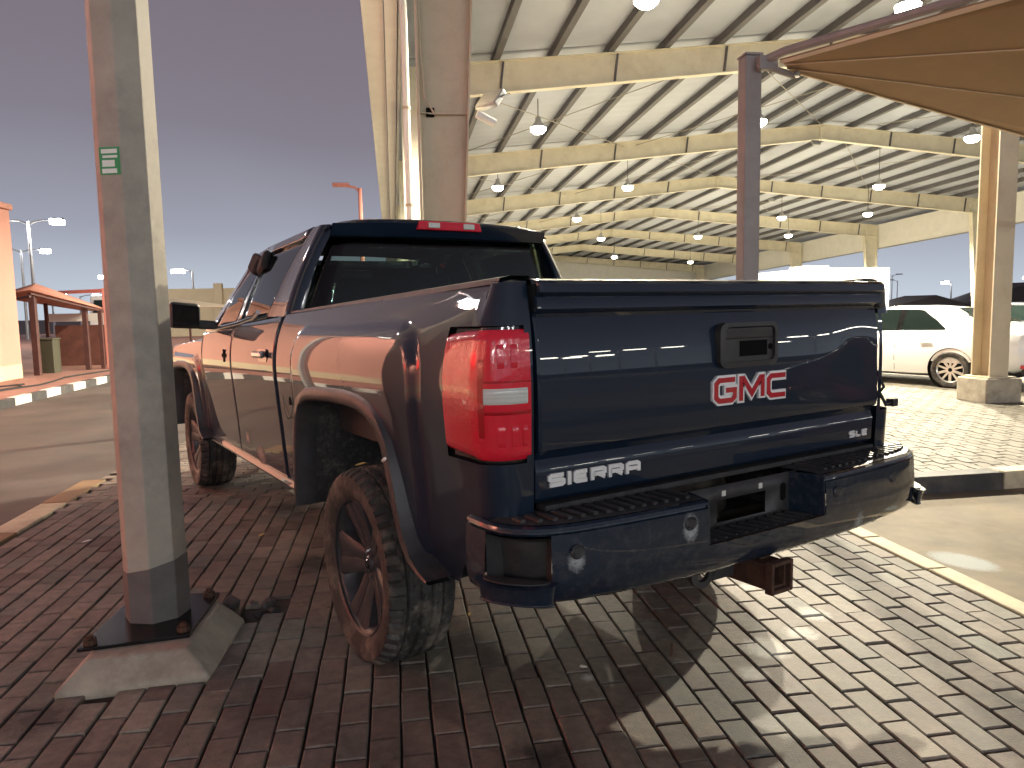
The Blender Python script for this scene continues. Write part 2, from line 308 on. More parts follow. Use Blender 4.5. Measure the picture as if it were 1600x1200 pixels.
for k, (sc, a, b) in enumerate(cells):
    z = random.uniform(-.003, .002); rz = SITE_ROT + random.gauss(0, .006); tx, ty = random.gauss(0, .006), random.gauss(0, .005)
    da, db = random.gauss(0, .0015), random.gauss(0, .002)
    if k < 300:
        o = bpy.data.objects.new('paver', pm); COL.objects.link(o); o.parent = paving; o.location = W(a + da, b + db, z); o.rotation_euler = (tx, ty, rz)
    else:
        R = Matrix.Rotation(rz, 3, 'Z') @ Matrix.Rotation(tx, 3, 'X') @ Matrix.Rotation(ty, 3, 'Y'); c = W(a + da, b + db, z)
        many.add([tuple(R @ Vector(q) + Vector(c)) for q in pv], pf)
tag(many.build('paver_field', M['paver_many'], paving, 0), kind='stuff')
def zigzag(name, a0, a1, b0, b1, z, m, parent, along_a=True, ok=None, lu=.225, lw=.1125):
    mb = MB(); g = .004; am = .016; ch = .004
    us = [-.5, -.25, 0, .25, .5]; zg = [0, am, 0, -am, 0]
    na, nb = int((a1 - a0) / (lu if along_a else lw)), int((b1 - b0) / (lw if along_a else lu))
    for i in range(na):
        for j in range(nb):
            if along_a: ca, cb = a0 + (i + (j % 2) * .5 + .5) * lu, b0 + (j + .5) * lw
            else: ca, cb = a0 + (i + .5) * lw, b0 + (j + (i % 2) * .5 + .5) * lu
            if ok and not ok(ca, cb): continue
            zz = z + random.uniform(-.002, .002); tl = random.gauss(0, .008); tops = []; outer = []
            for sgn, seq in ((1, range(5)), (-1, range(4, -1, -1))):
                for k in seq:
                    uu = us[k] * (lu - 2 * g); ww = sgn * (lw / 2 - g) + zg[k] * (-1 if ((j if along_a else i) % 2) else 1)
                    for lst, sh, dz in ((tops, ch, 0), (outer, 0, -.012)):
                        u_, w_ = uu * (1 - 2 * sh / lu), ww - sgn * sh
                        lst.append(W(ca + (u_ if along_a else w_), cb + (w_ if along_a else u_), zz + dz + tl * w_))
            n = 10
            mb.add(tops + outer, [list(range(n))[::-1]] + [(k, (k + 1) % n, n + (k + 1) % n, n + k) for k in range(n)])
    return tag(mb.build(name, m, parent, 0), kind='stuff')
def near_ok(a, b):
    e = -3.3 if b < 4 else (-3.3 + (b - 4) * .13 if b < 5.2 else -3.14 + (b - 5.2) * .26)
    return e - .06 < a < 2.36
zigzag('interlocking_paver_field', -3.6, 2.45, 2.52, 11, -.007, M['zigd'], paving, True, near_ok)
zigzag('interlocking_paver_bed', 2.42, 16, 1.60, 14.2, .12, M['zig'], shedfloor, False)
# edging and kerbs, stone by stone
def stones(name, root_name, a0, a1, z0, z1, cuts, mats, along='b', fixed=(0, 0), bevel=.012):
    root = tag(empty(root_name), kind='structure')
    for i in range(len(cuts) - 1):
        s0, s1 = cuts[i] + .004, cuts[i + 1] - .004; mb = MB()
        r = random.uniform(-.004, .004)
        q = [(a0, s0), (a1, s0), (a1, s1), (a0, s1)] if along == 'b' else [(s0, a0), (s1, a0), (s1, a1), (s0, a1)]
        mb.hexa([W(x, y, z0) for x, y in q] + [W(x, y, z1 + r) for x, y in q]); mb.build(name, mats[i % len(mats)], root, 30, bevel)
    return root
stones('edging_stone', 'paving_edging', 2.075, 2.20, -.1, .006, [-6 + .87 * i for i in range(8)] + [.66, 1.54], [M['cream']])
stones('edging_stone', 'road_edging', -3.50, -3.30, -.1, .004, [-6 + .8 * i for i in range(13)], [M['ochre'], M['cream'], M['ochre']])
stones('kerb_stone', 'shed_kerb', 1.56, 1.73, -.05, .125, [2.36, 3.09] + [3.09 + .785 * i for i in range(1, 16)], [M['cream'], M['kblack']], 'a')
stones('kerb_stone', 'road_kerb', -7.13, -6.99, -.1, .125, [-5 + .58 * i for i in range(58)], [M['kwhite'], M['kblack']])
side_k = MB(); side_k.hexa([W(x, y, -.05) for x, y in ((2.30, 1.76), (2.42, 1.76), (2.42, 40), (2.30, 40))] + [W(x, y, .121) for x, y in ((2.30, 1.76), (2.42, 1.76), (2.42, 40), (2.30, 40))])
tag(side_k.build('shed_side_kerb', M['cream'], bevel=.01), kind='structure')
def blob(name, a, b, ra, rb, z, m, label, cat, seed, group=None):
    rg = random.Random(seed); mb = MB(); n = 28; pts = []
    ph = [rg.uniform(0, 6.3) for _ in range(4)]
    for k in range(n):
        g = 6.2832 * k / n; r = 1 + .16 * math.sin(2 * g + ph[0]) + .1 * math.sin(3 * g + ph[1]) + .06 * math.sin(7 * g + ph[2])
        pts.append(W(a + ra * r * math.cos(g), b + rb * r * math.sin(g), z))
    mb.prism(pts, (0, 0, .002)); return tag(mb.build(name, m, ang=0), label, cat, group)
# litter
def leafy(name, a, b, s, m, label, cat, z=.006, rz=0, world=None):
    mb = MB(); pts = [(-1, 0, 0), (-.4, .35, .1), (.3, .42, .18), (1, .05, .05), (.4, -.3, .16), (-.4, -.32, .06)]
    c, s_ = math.cos(rz), math.sin(rz); P = []
    wp = world or W(a, b, z)
    for x, y, zz in pts: P.append((wp[0] + s * (x * c - y * s_), wp[1] + s * (x * s_ + y * c), wp[2] + s * zz + .002))
    mb.add(P, [(0, 1, 5), (1, 2, 4, 5), (2, 3, 4)]); return tag(mb.build(name, m, ang=0, thick=.0012), label, cat)
leafy('leaf', -1.62, 1.52, .035, M['leaf'], 'curled yellow dry leaf on the brown pavers between pole and truck', 'leaf', rz=.5)
leafy('leaf', -1.17, 1.30, .022, M['leaf'], 'tiny yellow leaf fragment on the pavers beside the rear door', 'leaf', rz=1.4)
leafy('paper_scrap', -2.72, 1.62, .035, M['paper'], 'small white paper scrap on the reddish pavers by the road edge', 'litter', rz=.2)
leafy('plastic_scrap', -.98, 3.62, .13, M['paper'], 'crumpled pale plastic scrap lying behind the front wheel', 'litter', rz=-.5)
leafy('leaf', -.42, -.02, .02, M['leaf'], 'orange leaf crumb on the pavers below the bumper corner', 'leaf', rz=.9)
blob('bottle_cap', -.02, -.62, .014, .014, .003, M['metalgrey'], 'round metal cap pressed into a paver behind the bumper', 'cap', 9)
st = MB(); st.tube([W(.36, -.60, .004), W(.37, -.585, .05)], .005, 6); tag(st.build('steel_peg', M['rust']), 'short steel peg standing up from a paver joint', 'peg')
# ================================================================== LAMP POLE BESIDE THE TRUCK
pole = empty('street_light_pole', W(-1.815, .02, 0), SITE_ROT, 'weathered eight sided street light pole with dark grey painted foot', 'pole')
def octa(r, z, rot=.12): return [(r * math.cos(rot + k * math.pi / 4), r * math.sin(rot + k * math.pi / 4), z) for k in range(8)]
def pr(z): return .133 - .0045 * z
rows = []
def oct_loft(z0, z1, dr=0, n=2, slant=0):
    mb = MB(); R_ = []
    for i in range(n):
        z = z0 + (z1 - z0) * i / (n - 1); ring = octa(pr(z) + dr, z)
        if slant and i == n - 1: ring = [(x, y, zz + slant * x / .15) for x, y, zz in ring]
        R_.append(ring + [ring[0]])
    mb.grid(R_); return mb
oct_loft(.33, 9.2, 0, 24).build('shaft', M['pole'], pole, 25, .006)
oct_loft(.12, .36, .0035, 4, .03).build('painted_foot', M['polegrey'], pole, 25, .006)
fp = MB(); fp.prism([(x, y, .103) for x, y in ((-.215, -.33), (.20, -.27), (.22, .20), (-.18, .24))], (0, 0, .016)); fp.build('foot_plate', M['plate'], pole, bevel=.003)
for x, y in ((-.18, -.285), (.165, -.225), (.18, .16), (-.145, .20)):
    bm_ = MB(); bm_.lathe([(.001, .155), (.014, .155), (.014, .14), (.026, .14), (.028, .115), (.028, .1)], 8, 'Z', (x, y, 0)); bm_.build('anchor_bolt', M['rust'], pole)
arm = MB(); arm.tube([(0, 0, 9.1), (-.4, 0, 9.5), (-1.6, 0, 9.6)], .04); arm.build('lamp_arm', M['metalgrey'], pole)
sk = MB()
for i in range(5):
    g0, g1 = math.pi * (1.26), math.pi * (1.26)
stk_n = Vector((math.cos(.12 + 5 * math.pi / 4 + math.pi / 8), math.sin(.12 + 5 * math.pi / 4 + math.pi / 8), 0)); 
def sticker(u0, u1, z0, z1, m, off, name='sticker'):
    t = Vector((-stk_n.y, stk_n.x, 0)); ap = pr(2.05) * math.cos(math.pi / 8); mb = MB()
    mb.add([tuple(stk_n * (ap + off) + t * u + Vector((0, 0, z))) for u, z in ((u0, z0), (u1, z0), (u1, z1), (u0, z1))], [(0, 1, 2, 3)]); return mb.build(name, m, pole, 0)
sticker(-.045, .045, 2.02, 2.13, M['green'], .003)
for i, (u0, u1, z0, z1) in enumerate(((-.035, .035, 2.105, 2.122), (-.03, .035, 2.087, 2.097), (-.033, .022, 2.052, 2.078), (-.035, .03, 2.026, 2.044))): sticker(u0, u1, z0, z1, M['stickw'], .0045, 'sticker_print')
fb = MB(); n5 = len(PED)
top = [(-1.97, -.38), (-1.60, -.35), (-1.57, .10), (-1.66, .24), (-1.98, .30)]
fb.add([W(a, b, -.05) for a, b in PED] + [W(a, b, .015) for a, b in PED] + [W(a, b, .103) for a, b in top], [list(range(10, 15))] + [(i, (i + 1) % 5, 5 + (i + 1) % 5, 5 + i) for i in range(5)] + [(5 + i, 5 + (i + 1) % 5, 10 + (i + 1) % 5, 10 + i) for i in range(5)])
tag(fb.build('pole_foundation', M['concrete'], ang=20, bevel=.012), 'chamfered concrete foundation block under the street light pole', 'foundation')
rub = random.Random(4)
hb = MB(); hb.box(W(-1.44, .29, -.03), (.26, .28, .01), SITE_ROT); tag(hb.build('paving_hole', M['black'], ang=0), 'dark broken hole in the paving beside the pole foundation', 'hole')
for i, (a, b, s) in enumerate(((-1.40, .33, .05), (-1.36, .25, .045), (-1.47, .36, .04), (-1.42, .22, .04), (-1.56, .27, .055))):
    mb = MB(); R = Matrix.Rotation(rub.uniform(0, 3), 3, 'Z') @ Matrix.Rotation(rub.uniform(0, 1), 3, 'X'); mb.box(W(a, b, -.008 if i < 4 else .035), (s * 1.5, s, s * .9), R=R); mb.v = [tuple(q_ + rub.uniform(-.3, .3) * s for q_ in p_) for p_ in mb.v]
    tag(mb.build('rubble_lump', M['dark'] if i % 2 else M['kblack'], bevel=.008), 'broken dark rubble lump in the paving hole beside the pole' if i < 4 else 'dark lump standing on the foundation edge by the hole', 'rubble', 'rubble in the paving hole' if i < 4 else None)
# ================================================================== SALMON BUILDING, SHELTER AND FAR SIDE OF THE ROAD
bld = empty('salmon_building', W(-8.85, 14.5, .1), SITE_ROT, 'salmon rendered single storey building along the far footway', 'building')
mb = MB(); mb.box((-4, -17, 1.8), (8, 34, 3.7)); mb.build('wall', M['salmon'], bld)
mb = MB(); mb.box((-4, -17, 3.72), (8.12, 34.1, .12)); mb.build('coping', M['salmon'], bld, bevel=.01)
mb = MB(); mb.box((.012, -17, .18), (.03, 33.9, .3)); mb.build('plinth', M['creamwall'], bld)
sg = empty('assumed_sign', W(-8.80, 1.5, 2.3), SITE_ROT, 'assumed unseen red glowing sign box on the salmon wall', 'sign')  # assumed sign out of view, placed to redden the left paving
mb = MB(); mb.box((.1, 0, 0), (.2, 3.0, .7)); mb.build('housing', M['plastic'], sg, bevel=.01)
mb = MB(); mb.box((.205, 0, 0), (.02, 2.9, .6)); mb.build('face', M['assumedsign'], sg)
def light(name, kind, loc, power, col, parent=None, **k):
    l = bpy.data.lights.new(name, kind); l.energy = power; l.color = col
    for a_, v in k.items(): setattr(l, a_, v)
    o = bpy.data.objects.new(name, l); COL.objects.link(o); o.location = loc; o.parent = parent; return o
L = light('assumed_sign_light', 'AREA', (.23, 0, 0), 48, (1, .04, .08), sg, shape='RECTANGLE', size=2.9, size_y=.6); L.rotation_euler = (math.radians(90), 0, math.radians(90))  # red tint for the paving, thrown by the assumed sign
for i, b in enumerate((-4.5, -.5, 3.5, 7.5)):  # unseen lamps added to brighten the facade that the truck side mirrors
    o = empty('added_washer', W(-7.9, b, 4.0), SITE_ROT, 'added unseen wall washing lamp on a bracket above the salmon facade', 'lamp', 'added wall washing lamps along the salmon facade')
    mb = MB(); mb.tube([(-.92, 0, -.25), (-.5, 0, .0), (0, 0, .02)], .02, 6); mb.build('bracket', M['metalgrey'], o)
    mb = MB(); mb.box((0, 0, 0), (.16, .3, .12), R=Matrix.Rotation(.5, 3, 'Y')); mb.build('housing', M['metalgrey'], o, bevel=.02)
    mb = MB(); mb.box((-.06, 0, -.05), (.02, .26, .08), R=Matrix.Rotation(.5, 3, 'Y')); mb.build('lens', M['lampwhite'], o)
    l_ = light('washer_light', 'SPOT', (-.09, 0, -.07), 600, (1, .73, .62), o, shadow_soft_size=.06, spot_size=math.radians(140), spot_blend=.6)
    l_.rotation_euler = (0, math.radians(40), 0)
# shelter
sh = empty('shade_shelter', W(-8.9, 15.3, .11), SITE_ROT, 'small red roofed shade shelter on dark posts beside the salmon building', 'shelter')
def S(a, b, z): return (a + 8.9, b - 15.3, z - .11)
for a, b, z1, m, wd in ((-8.88, 15.3, 2.0, 'rustpost', .13), (-8.33, 16.75, 1.75, 'rustpost', .11), (-8.05, 16.95, 1.62, 'rustpost', .09), (-9.7, 17.9, 1.8, 'rustpost', .08), (-9.9, 15.6, 1.9, 'rustpost', .09)):
    mb = MB(); mb.box(S(a, b, (.11 + z1) / 2), (wd, wd, z1 - .11)); mb.build('post', M[m], sh, bevel=.006)
mb = MB(); mb.add([S(-8.82, 15.1, 2.08), S(-7.95, 17.15, 1.62), S(-9.3, 19.4, 1.62), S(-10.6, 17.2, 2.0), S(-9.6, 17.2, 2.3)], [(0, 1, 4), (1, 2, 4), (2, 3, 4), (3, 0, 4)]); mb.build('roof_fabric', M['redfab'], sh, 20, thick=.03)
mb = MB(); mb.tube([S(-8.85, 15.15, 1.98), S(-8.0, 17.05, 1.56)], .03); mb.build('beam', M['rustpost'], sh)
mb = MB(); mb.tube([S(-8.85, 15.15, 1.92), S(-10.5, 17.1, 1.85)], .03); mb.build('beam', M['rustpost'], sh)
pt = empty('goal_frame', W(-7.92, 17.1, .11), SITE_ROT, 'salmon coloured post and cross bar standing beside the shelter', 'frame')
mb = MB(); mb.box((0, 0, 1.02), (.16, .16, 2.04)); mb.build('post', M['pinkpole'], pt, bevel=.01)
mb = MB(); mb.box((-1.2, .9, 1.98), (.09, 3.0, .09), math.radians(53)); mb.build('cross_bar', M['pinkpole'], pt, bevel=.01)
mb = MB(); mb.box(W(-9.0, 18.6, .66), (1.6, .06, 1.1), SITE_ROT); tag(mb.build('board_fence', M['brown'], bevel=.005), 'brown board panel standing behind the shade shelter', 'panel')
mb = MB(); mb.box(W(-9.1, 18.75, 1.42), (1.8, .06, .22), SITE_ROT); tag(mb.build('banner', M['white'], bevel=.005), 'white banner strip above the brown board panel', 'banner')
bn = MB(); bn.box(W(-8.95, 16.05, .5), (.4, .4, .8), SITE_ROT); bn.box(W(-8.95, 16.05, .92), (.44, .44, .05), SITE_ROT); tag(bn.build('rubbish_bin', M['tan'], bevel=.02), 'dull green bin beside the salmon building corner', 'bin')
for i, (pts, lab) in enumerate((([(-8.6, 9, 0), (-7.9, 11.0, 0), (-7.6, 12.4, 0), (-7.9, 14.2, 0), (-7.3, 17, 0)], 'black cable trailing along the footway towards the shelter'), ([(-8.7, 9.6, 0), (-8.2, 11, 0), (-8.35, 12.2, 0), (-8.0, 12.8, 0)], 'short loose black cable on the footway by the salmon wall'), ([(-8.8, 10.5, 0), (-8.05, 10.9, 0), (-7.75, 12.0, 0), (-8.15, 12.6, 0)], 'coiled black cable end lying on the red footway'))):
    mb = MB(); P = []
    for k in range(len(pts) - 1):
        for t in range(6):
            f = t / 6; P.append(W(pts[k][0] * (1 - f) + pts[k + 1][0] * f + .05 * math.sin(3 * (k + f)), pts[k][1] * (1 - f) + pts[k + 1][1] * f, .128))
    mb.tube(P, .017, 5); tag(mb.build('cable', M['cable']), lab, 'cable')
bw = empty('boundary_wall', W(-12, 45, 0), SITE_ROT, 'cream boundary wall with square piers lit beyond the road', 'wall')
mb = MB(); mb.box((1.5, 0, 1.5), (9.6, .25, 3.0)); mb.build('wall_panel', M['creamwall'], bw)
for x in (-3.2, .75, 6): mb = MB(); mb.box((x, -.05, 1.65), (.5, .42, 3.3)); mb.build('pier', M['creamwall'], bw, bevel=.02)
cp = empty('carport', W(-8.9, 30, 0), SITE_ROT, 'pale carport on thin dark posts seen beyond the truck mirror', 'carport')
for x, y in ((-2.2, 0), (-.4, .3), (.9, .6)): mb = MB(); mb.box((x, y, .85), (.08, .08, 1.7)); mb.build('post', M['rustpost'], cp)
mb = MB(); mb.add([(-3.5, -.4, 1.75), (1.2, .2, 1.75), (1.2, 3.2, 1.75), (-3.5, 3, 1.75), (-1.2, 1.4, 2.15)], [(0, 1, 4), (1, 2, 4), (2, 3, 4), (3, 0, 4)]); mb.build('roof_fabric', M['hem'], cp, 0, thick=.03)
# street lamps
def street_lamp(a, b, h, adir, label, heads=1, lit=True, r=.09, arm=1.0, m='metalgrey', power=0, mh='lampcool', col=(1, .93, .82), head=.55):
    o = empty('street_lamp', W(a, b, 0), SITE_ROT + adir, label, 'street lamp'); mb = MB(); mb.tube([(0, 0, 0), (0, 0, h)], [r, r * .65]); mb.build('pole', M[m], o)
    for k in range(heads):
        s_ = 1 if k == 0 else -1
        mb = MB(); mb.tube([(0, 0, h - .15), (s_ * arm * .4, 0, h + .02), (s_ * arm, 0, h + .05)], r * .4); mb.build('arm', M[m], o)
        hd = MB(); hd.box((s_ * (arm + head * .45), 0, h + .10), (head, .34, .10)); hd_o = hd.build('lamp_head', M[m], o, bevel=.03)
        if lit: le = MB(); le.box((s_ * (arm + head * .45), 0, h - .03), (head * .9, .42, .24)); le.build('lens', M[mh], hd_o)
        if power: light('lamp_light', 'POINT', (s_ * (arm + head * .45), 0, h - .15), power, col, o, shadow_soft_size=.18)
    return o
street_lamp(-17.35, 35, 5.9, 0, 'tall lit street lamp rising behind the red roofed shelter', 2, power=900)
street_lamp(-6.3, 6.2, 5.6, math.pi, 'assumed unseen pinkish lit street lamp on the road side facing the salmon wall', 1, power=330, col=(1, .62, .50), arm=.5)  # assumed lamp outside the view, added to light the mirrored salmon wall
street_lamp(-22.2, 45, 5.4, .6, 'lit double street lamp further off behind the shelter', 2, power=0)
street_lamp(-26.9, 60, 3.3, 0, 'lit street lamp far off, with two bright heads close together', 2, arm=.5)
street_lamp(-24.9, 60, 3.05, 0, 'lit single street lamp far off above the salmon cross bar', 1)
street_lamp(-22.6, 62, 4.6, math.pi, 'far street lamp whose bright head shows beside the big pole', 1)
street_lamp(-13.95, 50, 4.35, math.pi, 'lit street lamp standing behind the cream boundary wall', 1, arm=.5, head=.9)
street_lamp(-1.66, 22, 5.45, math.pi, 'unlit salmon coloured street lamp between truck cab and shed fascia', 1, lit=False, r=.10, arm=.35, m='pinkpole')
street_lamp(41, 58, 3.4, 0, 'lit twin headed street lamp beyond the white sedan roof', 2, arm=.3)
street_lamp(51.2, 60, 3.1, math.pi, 'lit street lamp beyond the dark tent peak', 1, arm=.4)
street_lamp(58, 58, 3.4, 0, 'lit twin street lamp right of the tan shed column', 2, arm=.4)
street_lamp(46.5, 62, 3.9, 0, 'slim unlit lamp post behind the dark tents', 1, lit=False, r=.06, arm=.5)
street_lamp(50.0, 66, 3.5, math.pi, 'slim unlit lamp post with arm pointing away from the shed column', 1, lit=False, r=.06, arm=.5)
for i, (a, b, hh, wd) in enumerate(((44.0, 56, 1.9, 9.0), (54.0, 57, 2.9, 11.0), (64, 55, 2.6, 9))):
    mb = MB(); mb.prism([(-wd / 2, -2, .1), (wd / 2, -2, .1), (wd / 2, -2, hh * .5), (wd * .1, -2, hh), (-wd / 2, -2, hh * .35)], (0, 4, 0)); o = mb.build('dark_tent', M['tentdark'], ang=0); o.location = W(a, b, 0); o.rotation_euler.z = SITE_ROT
    tag(o, ['low dark peaked shade tent beyond the sedan windows', 'higher dark peaked shade tent left of the tan column', 'dark shade tent right of the tan column'][i], 'tent')
# lamps of the car park behind the camera (tall ones unseen, lit as cool fill; distant ones mirrored in the tailgate)
for i in range(7):
    street_lamp(-14 + 6.0 * i, -24 - (i % 2) * 7, 6.5 + (i % 3) * .5, 0, 'unseen tall car park lamp lit as fill behind the truck', 2, arm=.6, head=.9, mh='lampwhite', power=850, col=(.84, .92, 1)).__setitem__('group', 'unseen tall car park fill lamps behind the truck')
for i in range(9):
    street_lamp(48 + (i * 5 % 4) * 4, -2 - 5.2 * i, 4.6 + (i * 7 % 3) * .6, 0.6, 'distant lit lamp of the car park, a small dash in the tailgate', 2, arm=.8, head=2.0, mh='lampwhite')['group'] = 'distant car park lamps mirrored in the tailgate'
# ================================================================== STEEL SHED
shed = empty('steel_shed', W(0, 6, 0), SITE_ROT, 'large open sided steel framed shed with white roof sheets and cream frames', 'shed')
SL = .036
def SH(a, b, z): return (a, b - 6, z)
FR = [6, 16, 26, 36, 46, 56, 66, 76]
AL, AR, AE = 0.2, 17.0, 33.6
def zb(a, b): return (6.62 + (a - AL) * (9.095 - 6.62 - .63) / (AR - AL) if a < AR else None)
ZL, ZA, ZR = 7.25, 9.10, 7.67          # undersides at b = 0
def under(a, b):
    z = ZL + (a - .3) * (ZA - ZL) / (AR - .3) if a <= AR else ZA + (a - AR) * (ZR - ZA) / (AE - AR)
    return z - SL * b
def ibeam(p0, p1, d0, d1, fw, ft, m, name, parent):
    # p0,p1 underside points in shed frame (a,b,z); web plane contains a and z; flanges fw wide along b
    mb = MB(); (a0, b, z0), (a1, _, z1) = p0, p1; wt = .012
    mb.hexa([SH(a0, b - wt, z0 + ft), SH(a1, b - wt, z1 + ft), SH(a1, b + wt, z1 + ft), SH(a0, b + wt, z0 + ft), SH(a0, b - wt, z0 + d0 - ft), SH(a1, b - wt, z1 + d1 - ft), SH(a1, b + wt, z1 + d1 - ft), SH(a0, b + wt, z0 + d0 - ft)])
    for q0, q1 in ((0, 0), (d0 - ft, d1 - ft)):
        mb.hexa([SH(a0, b - fw / 2, z0 + q0), SH(a1, b - fw / 2, z1 + q1), SH(a1, b + fw / 2, z1 + q1), SH(a0, b + fw / 2, z0 + q0), SH(a0, b - fw / 2, z0 + q0 + ft), SH(a1, b - fw / 2, z1 + q1 + ft), SH(a1, b + fw / 2, z1 + q1 + ft), SH(a0, b + fw / 2, z0 + q0 + ft)])
    return mb.build(name, m, parent, 30)
DEP = lambda a: .82 - .22 * min(1, abs(a - .3) / 16) if a <= AR else .6 + .25 * min(1, (a - AR) / 16)
for b in FR:
    ibeam((.3, b, under(.3, b)), (AR - .02, b, under(AR, b)), .82, .60, .24, .022, M['rafter'], 'rafter', shed)
    ibeam((AR + .02, b, under(AR, b)), (AE, b, under(AE, b)), .60, .85, .24, .022, M['rafter'], 'rafter', shed)
    rp_ = MB(); rp_.box(SH(AR, b, under(AR, b) + .3), (.06, .22, .66)); rp_.build('ridge_plate', M['rafter'], shed)
    for a in [2.2 + 3.0 * i for i in range(11)]:
        if abs(a - AR) < 1: continue
        bq = MB(); bq.box(SH(a, b - .02, under(a, b) + DEP(a) / 2), (.05, .10, DEP(a) - .05), R=Matrix.Rotation(.12, 3, 'Y')); bq.build('web_stiffener', M['purlin'], shed, 0)
    # left tapered column, seen on its web
    zt = under(.3, b) + .8; mb = MB(); o_ = -.34; wt = .012
    def ai(z): return .05 + .0515 * z
    zb_ = .12
    mb.hexa([SH(o_ + .02, b - wt, zb_), SH(ai(zb_), b - wt, zb_), SH(ai(zb_), b + wt, zb_), SH(o_ + .02, b + wt, zb_), SH(o_ + .02, b - wt, zt), SH(ai(zt), b - wt, zt), SH(ai(zt), b + wt, zt), SH(o_ + .02, b + wt, zt)])
    mb.box(SH(o_, b, (zb_ + zt) / 2), (.022, .26, zt - zb_))
    mb.hexa([SH(ai(zb_), b - .13, zb_), SH(ai(zb_) + .022, b - .13, zb_), SH(ai(zb_) + .022, b + .13, zb_), SH(ai(zb_), b + .13, zb_), SH(ai(zt), b - .13, zt), SH(ai(zt) + .022, b - .13, zt), SH(ai(zt) + .022, b + .13, zt), SH(ai(zt), b + .13, zt)])
    mb.build('column', M['frame'] if b == 6 else M['rafter'], shed, 30)
    # right columns
    zt = under(AE, b) + .5; mb = MB(); w0, w1 = .45, 1.0
    mb.hexa([SH(AE - w0, b - .02, .1), SH(AE, b - .02, .1), SH(AE, b + .02, .1), SH(AE - w0, b + .02, .1), SH(AE - w1, b - .02, zt), SH(AE, b - .02, zt), SH(AE, b + .02, zt), SH(AE - w1, b + .02, zt)])
    mb.box(SH(AE + .012, b, zt / 2), (.024, .3, zt)); mb.hexa([SH(AE - w0 - .024, b - .15, .1), SH(AE - w0, b - .15, .1), SH(AE - w0, b + .15, .1), SH(AE - w0 - .024, b + .15, .1), SH(AE - w1 - .024, b - .15, zt), SH(AE - w1, b - .15, zt), SH(AE - w1, b + .15, zt), SH(AE - w1 - .024, b + .15, zt)])
    mb.build('column', M['rafter'], shed, 30)
# gable column on its concrete base
gx, gb = 6.98, 5.25
gc = MB(); gc.box(SH(gx, gb - .15, 4.2), (.27, .02, 7.7)); gc.box(SH(gx, gb + .15, 4.2), (.27, .02, 7.7)); gc.box(SH(gx, gb, 4.2), (.014, .28, 7.7)); gc.box(SH(gx, gb, .44), (.40, .44, .02)); gc.build('gable_column', M['frame'], shed, 30)
gbm = MB(); gbm.box(SH(gx, gb, .27), (.52, .52, .32)); gbm.build('column_base', M['concrete'], shed, bevel=.02)
gbm = MB(); gbm.box(SH(-.12, 6, .3), (.8, .6, .4)); gbm.build('column_base', M['concrete'], shed, bevel=.02)
# purlins and roof sheets
B0, B1 = 1.5, 78
for i in range(23):
    a = .55 + 1.49 * i
    d = DEP(a)
    if a > 33: break
    z0, z1 = under(a, B0) + d + .11, under(a, B1) + d + .11
    mb = MB(); wd = .05
    mb.hexa([SH(a - wd, B0, z0 - .1), SH(a + wd, B0, z0 - .1), SH(a + wd, B1, z1 - .1), SH(a - wd, B1, z1 - .1), SH(a - wd, B0, z0 + .1), SH(a + wd, B0, z0 + .1), SH(a + wd, B1, z1 + .1), SH(a - wd, B1, z1 + .1)])
    mb.hexa([SH(a + wd, B0, z0 - .1), SH(a + wd + .06, B0, z0 - .1), SH(a + wd + .06, B1, z1 - .1), SH(a + wd, B1, z1 - .1), SH(a + wd, B0, z0 - .092), SH(a + wd + .06, B0, z0 - .092), SH(a + wd + .06, B1, z1 - .092), SH(a + wd, B1, z1 - .092)])
    mb.build('purlin', M['purlin'], shed, 0)
bs = [B0] + FR[1:] + [B1]
for k in range(len(bs) - 1):
    for a0, a1 in ((-.9, AR), (AR, 34.4)):
        mb = MB(); rows = []; n = 64
        for j in range(n + 1):                                   # ribbed sheeting: ribs run down the slope
            b = bs[k] + (bs[k + 1] - bs[k]) * j / n; rib = .02 if j % 4 == 0 else 0
            row = []
            for t in (0, .25, .5, .75, 1):
                a = a0 + (a1 - a0) * t; ae = min(max(a, .3), AE); zz = under(ae, b) + DEP(ae) + .222 + rib
                if a < .3: zz += (a - .3) * .11
                if a > AE: zz -= (a - AE) * .086
                row.append(SH(a, b, zz))
            rows.append(row)
        mb.grid(rows); mb.build('roof_sheet', M['sheet'], shed, 20, thick=.004)
# eave cladding
def long_box(a0, a1, z0, z1, b0, b1, name, m, bev=0):
    mb = MB(); mb.hexa([SH(a0, b0, z0 - SL * b0), SH(a1, b0, z0 - SL * b0), SH(a1, b1, z0 - SL * b1), SH(a0, b1, z0 - SL * b1), SH(a0, b0, z1 - SL * b0), SH(a1, b0, z1 - SL * b0), SH(a1, b1, z1 - SL * b1), SH(a0, b1, z1 - SL * b1)]); return mb.build(name, m, shed, 30, bev)
long_box(-1.06, -.72, 7.14, 7.22, 1.6, 77, 'eave_soffit', M['white']); long_box(-1.10, -1.06, 7.10, 8.3, 1.6, 77, 'eave_fascia', M['white']); long_box(-.70, -.48, 7.0, 7.3, 1.6, 77, 'gutter', M['white']); long_box(-.46, -.40, 6.85, 7.35, 1.6, 77, 'gutter_side', M['gutter'])
for k in range(len(bs) - 1): long_box(33.68, 33.74, 6.88, 8.55, bs[k] + .03, bs[k + 1] - .03, 'eave_cladding', M['white'])
long_box(33.64, 33.70, 6.80, 6.87, 1.6, 77, 'eave_rail', M['gutter'])
mb = MB(); mb.prism([SH(.0, 77, .1), SH(33.6, 77, .1), SH(33.6, 77, 5.6), SH(17, 77, 7.2), SH(0, 77, 5.3)], (0, .1, 0)); mb.build('end_wall', M['white'], shed, 0)
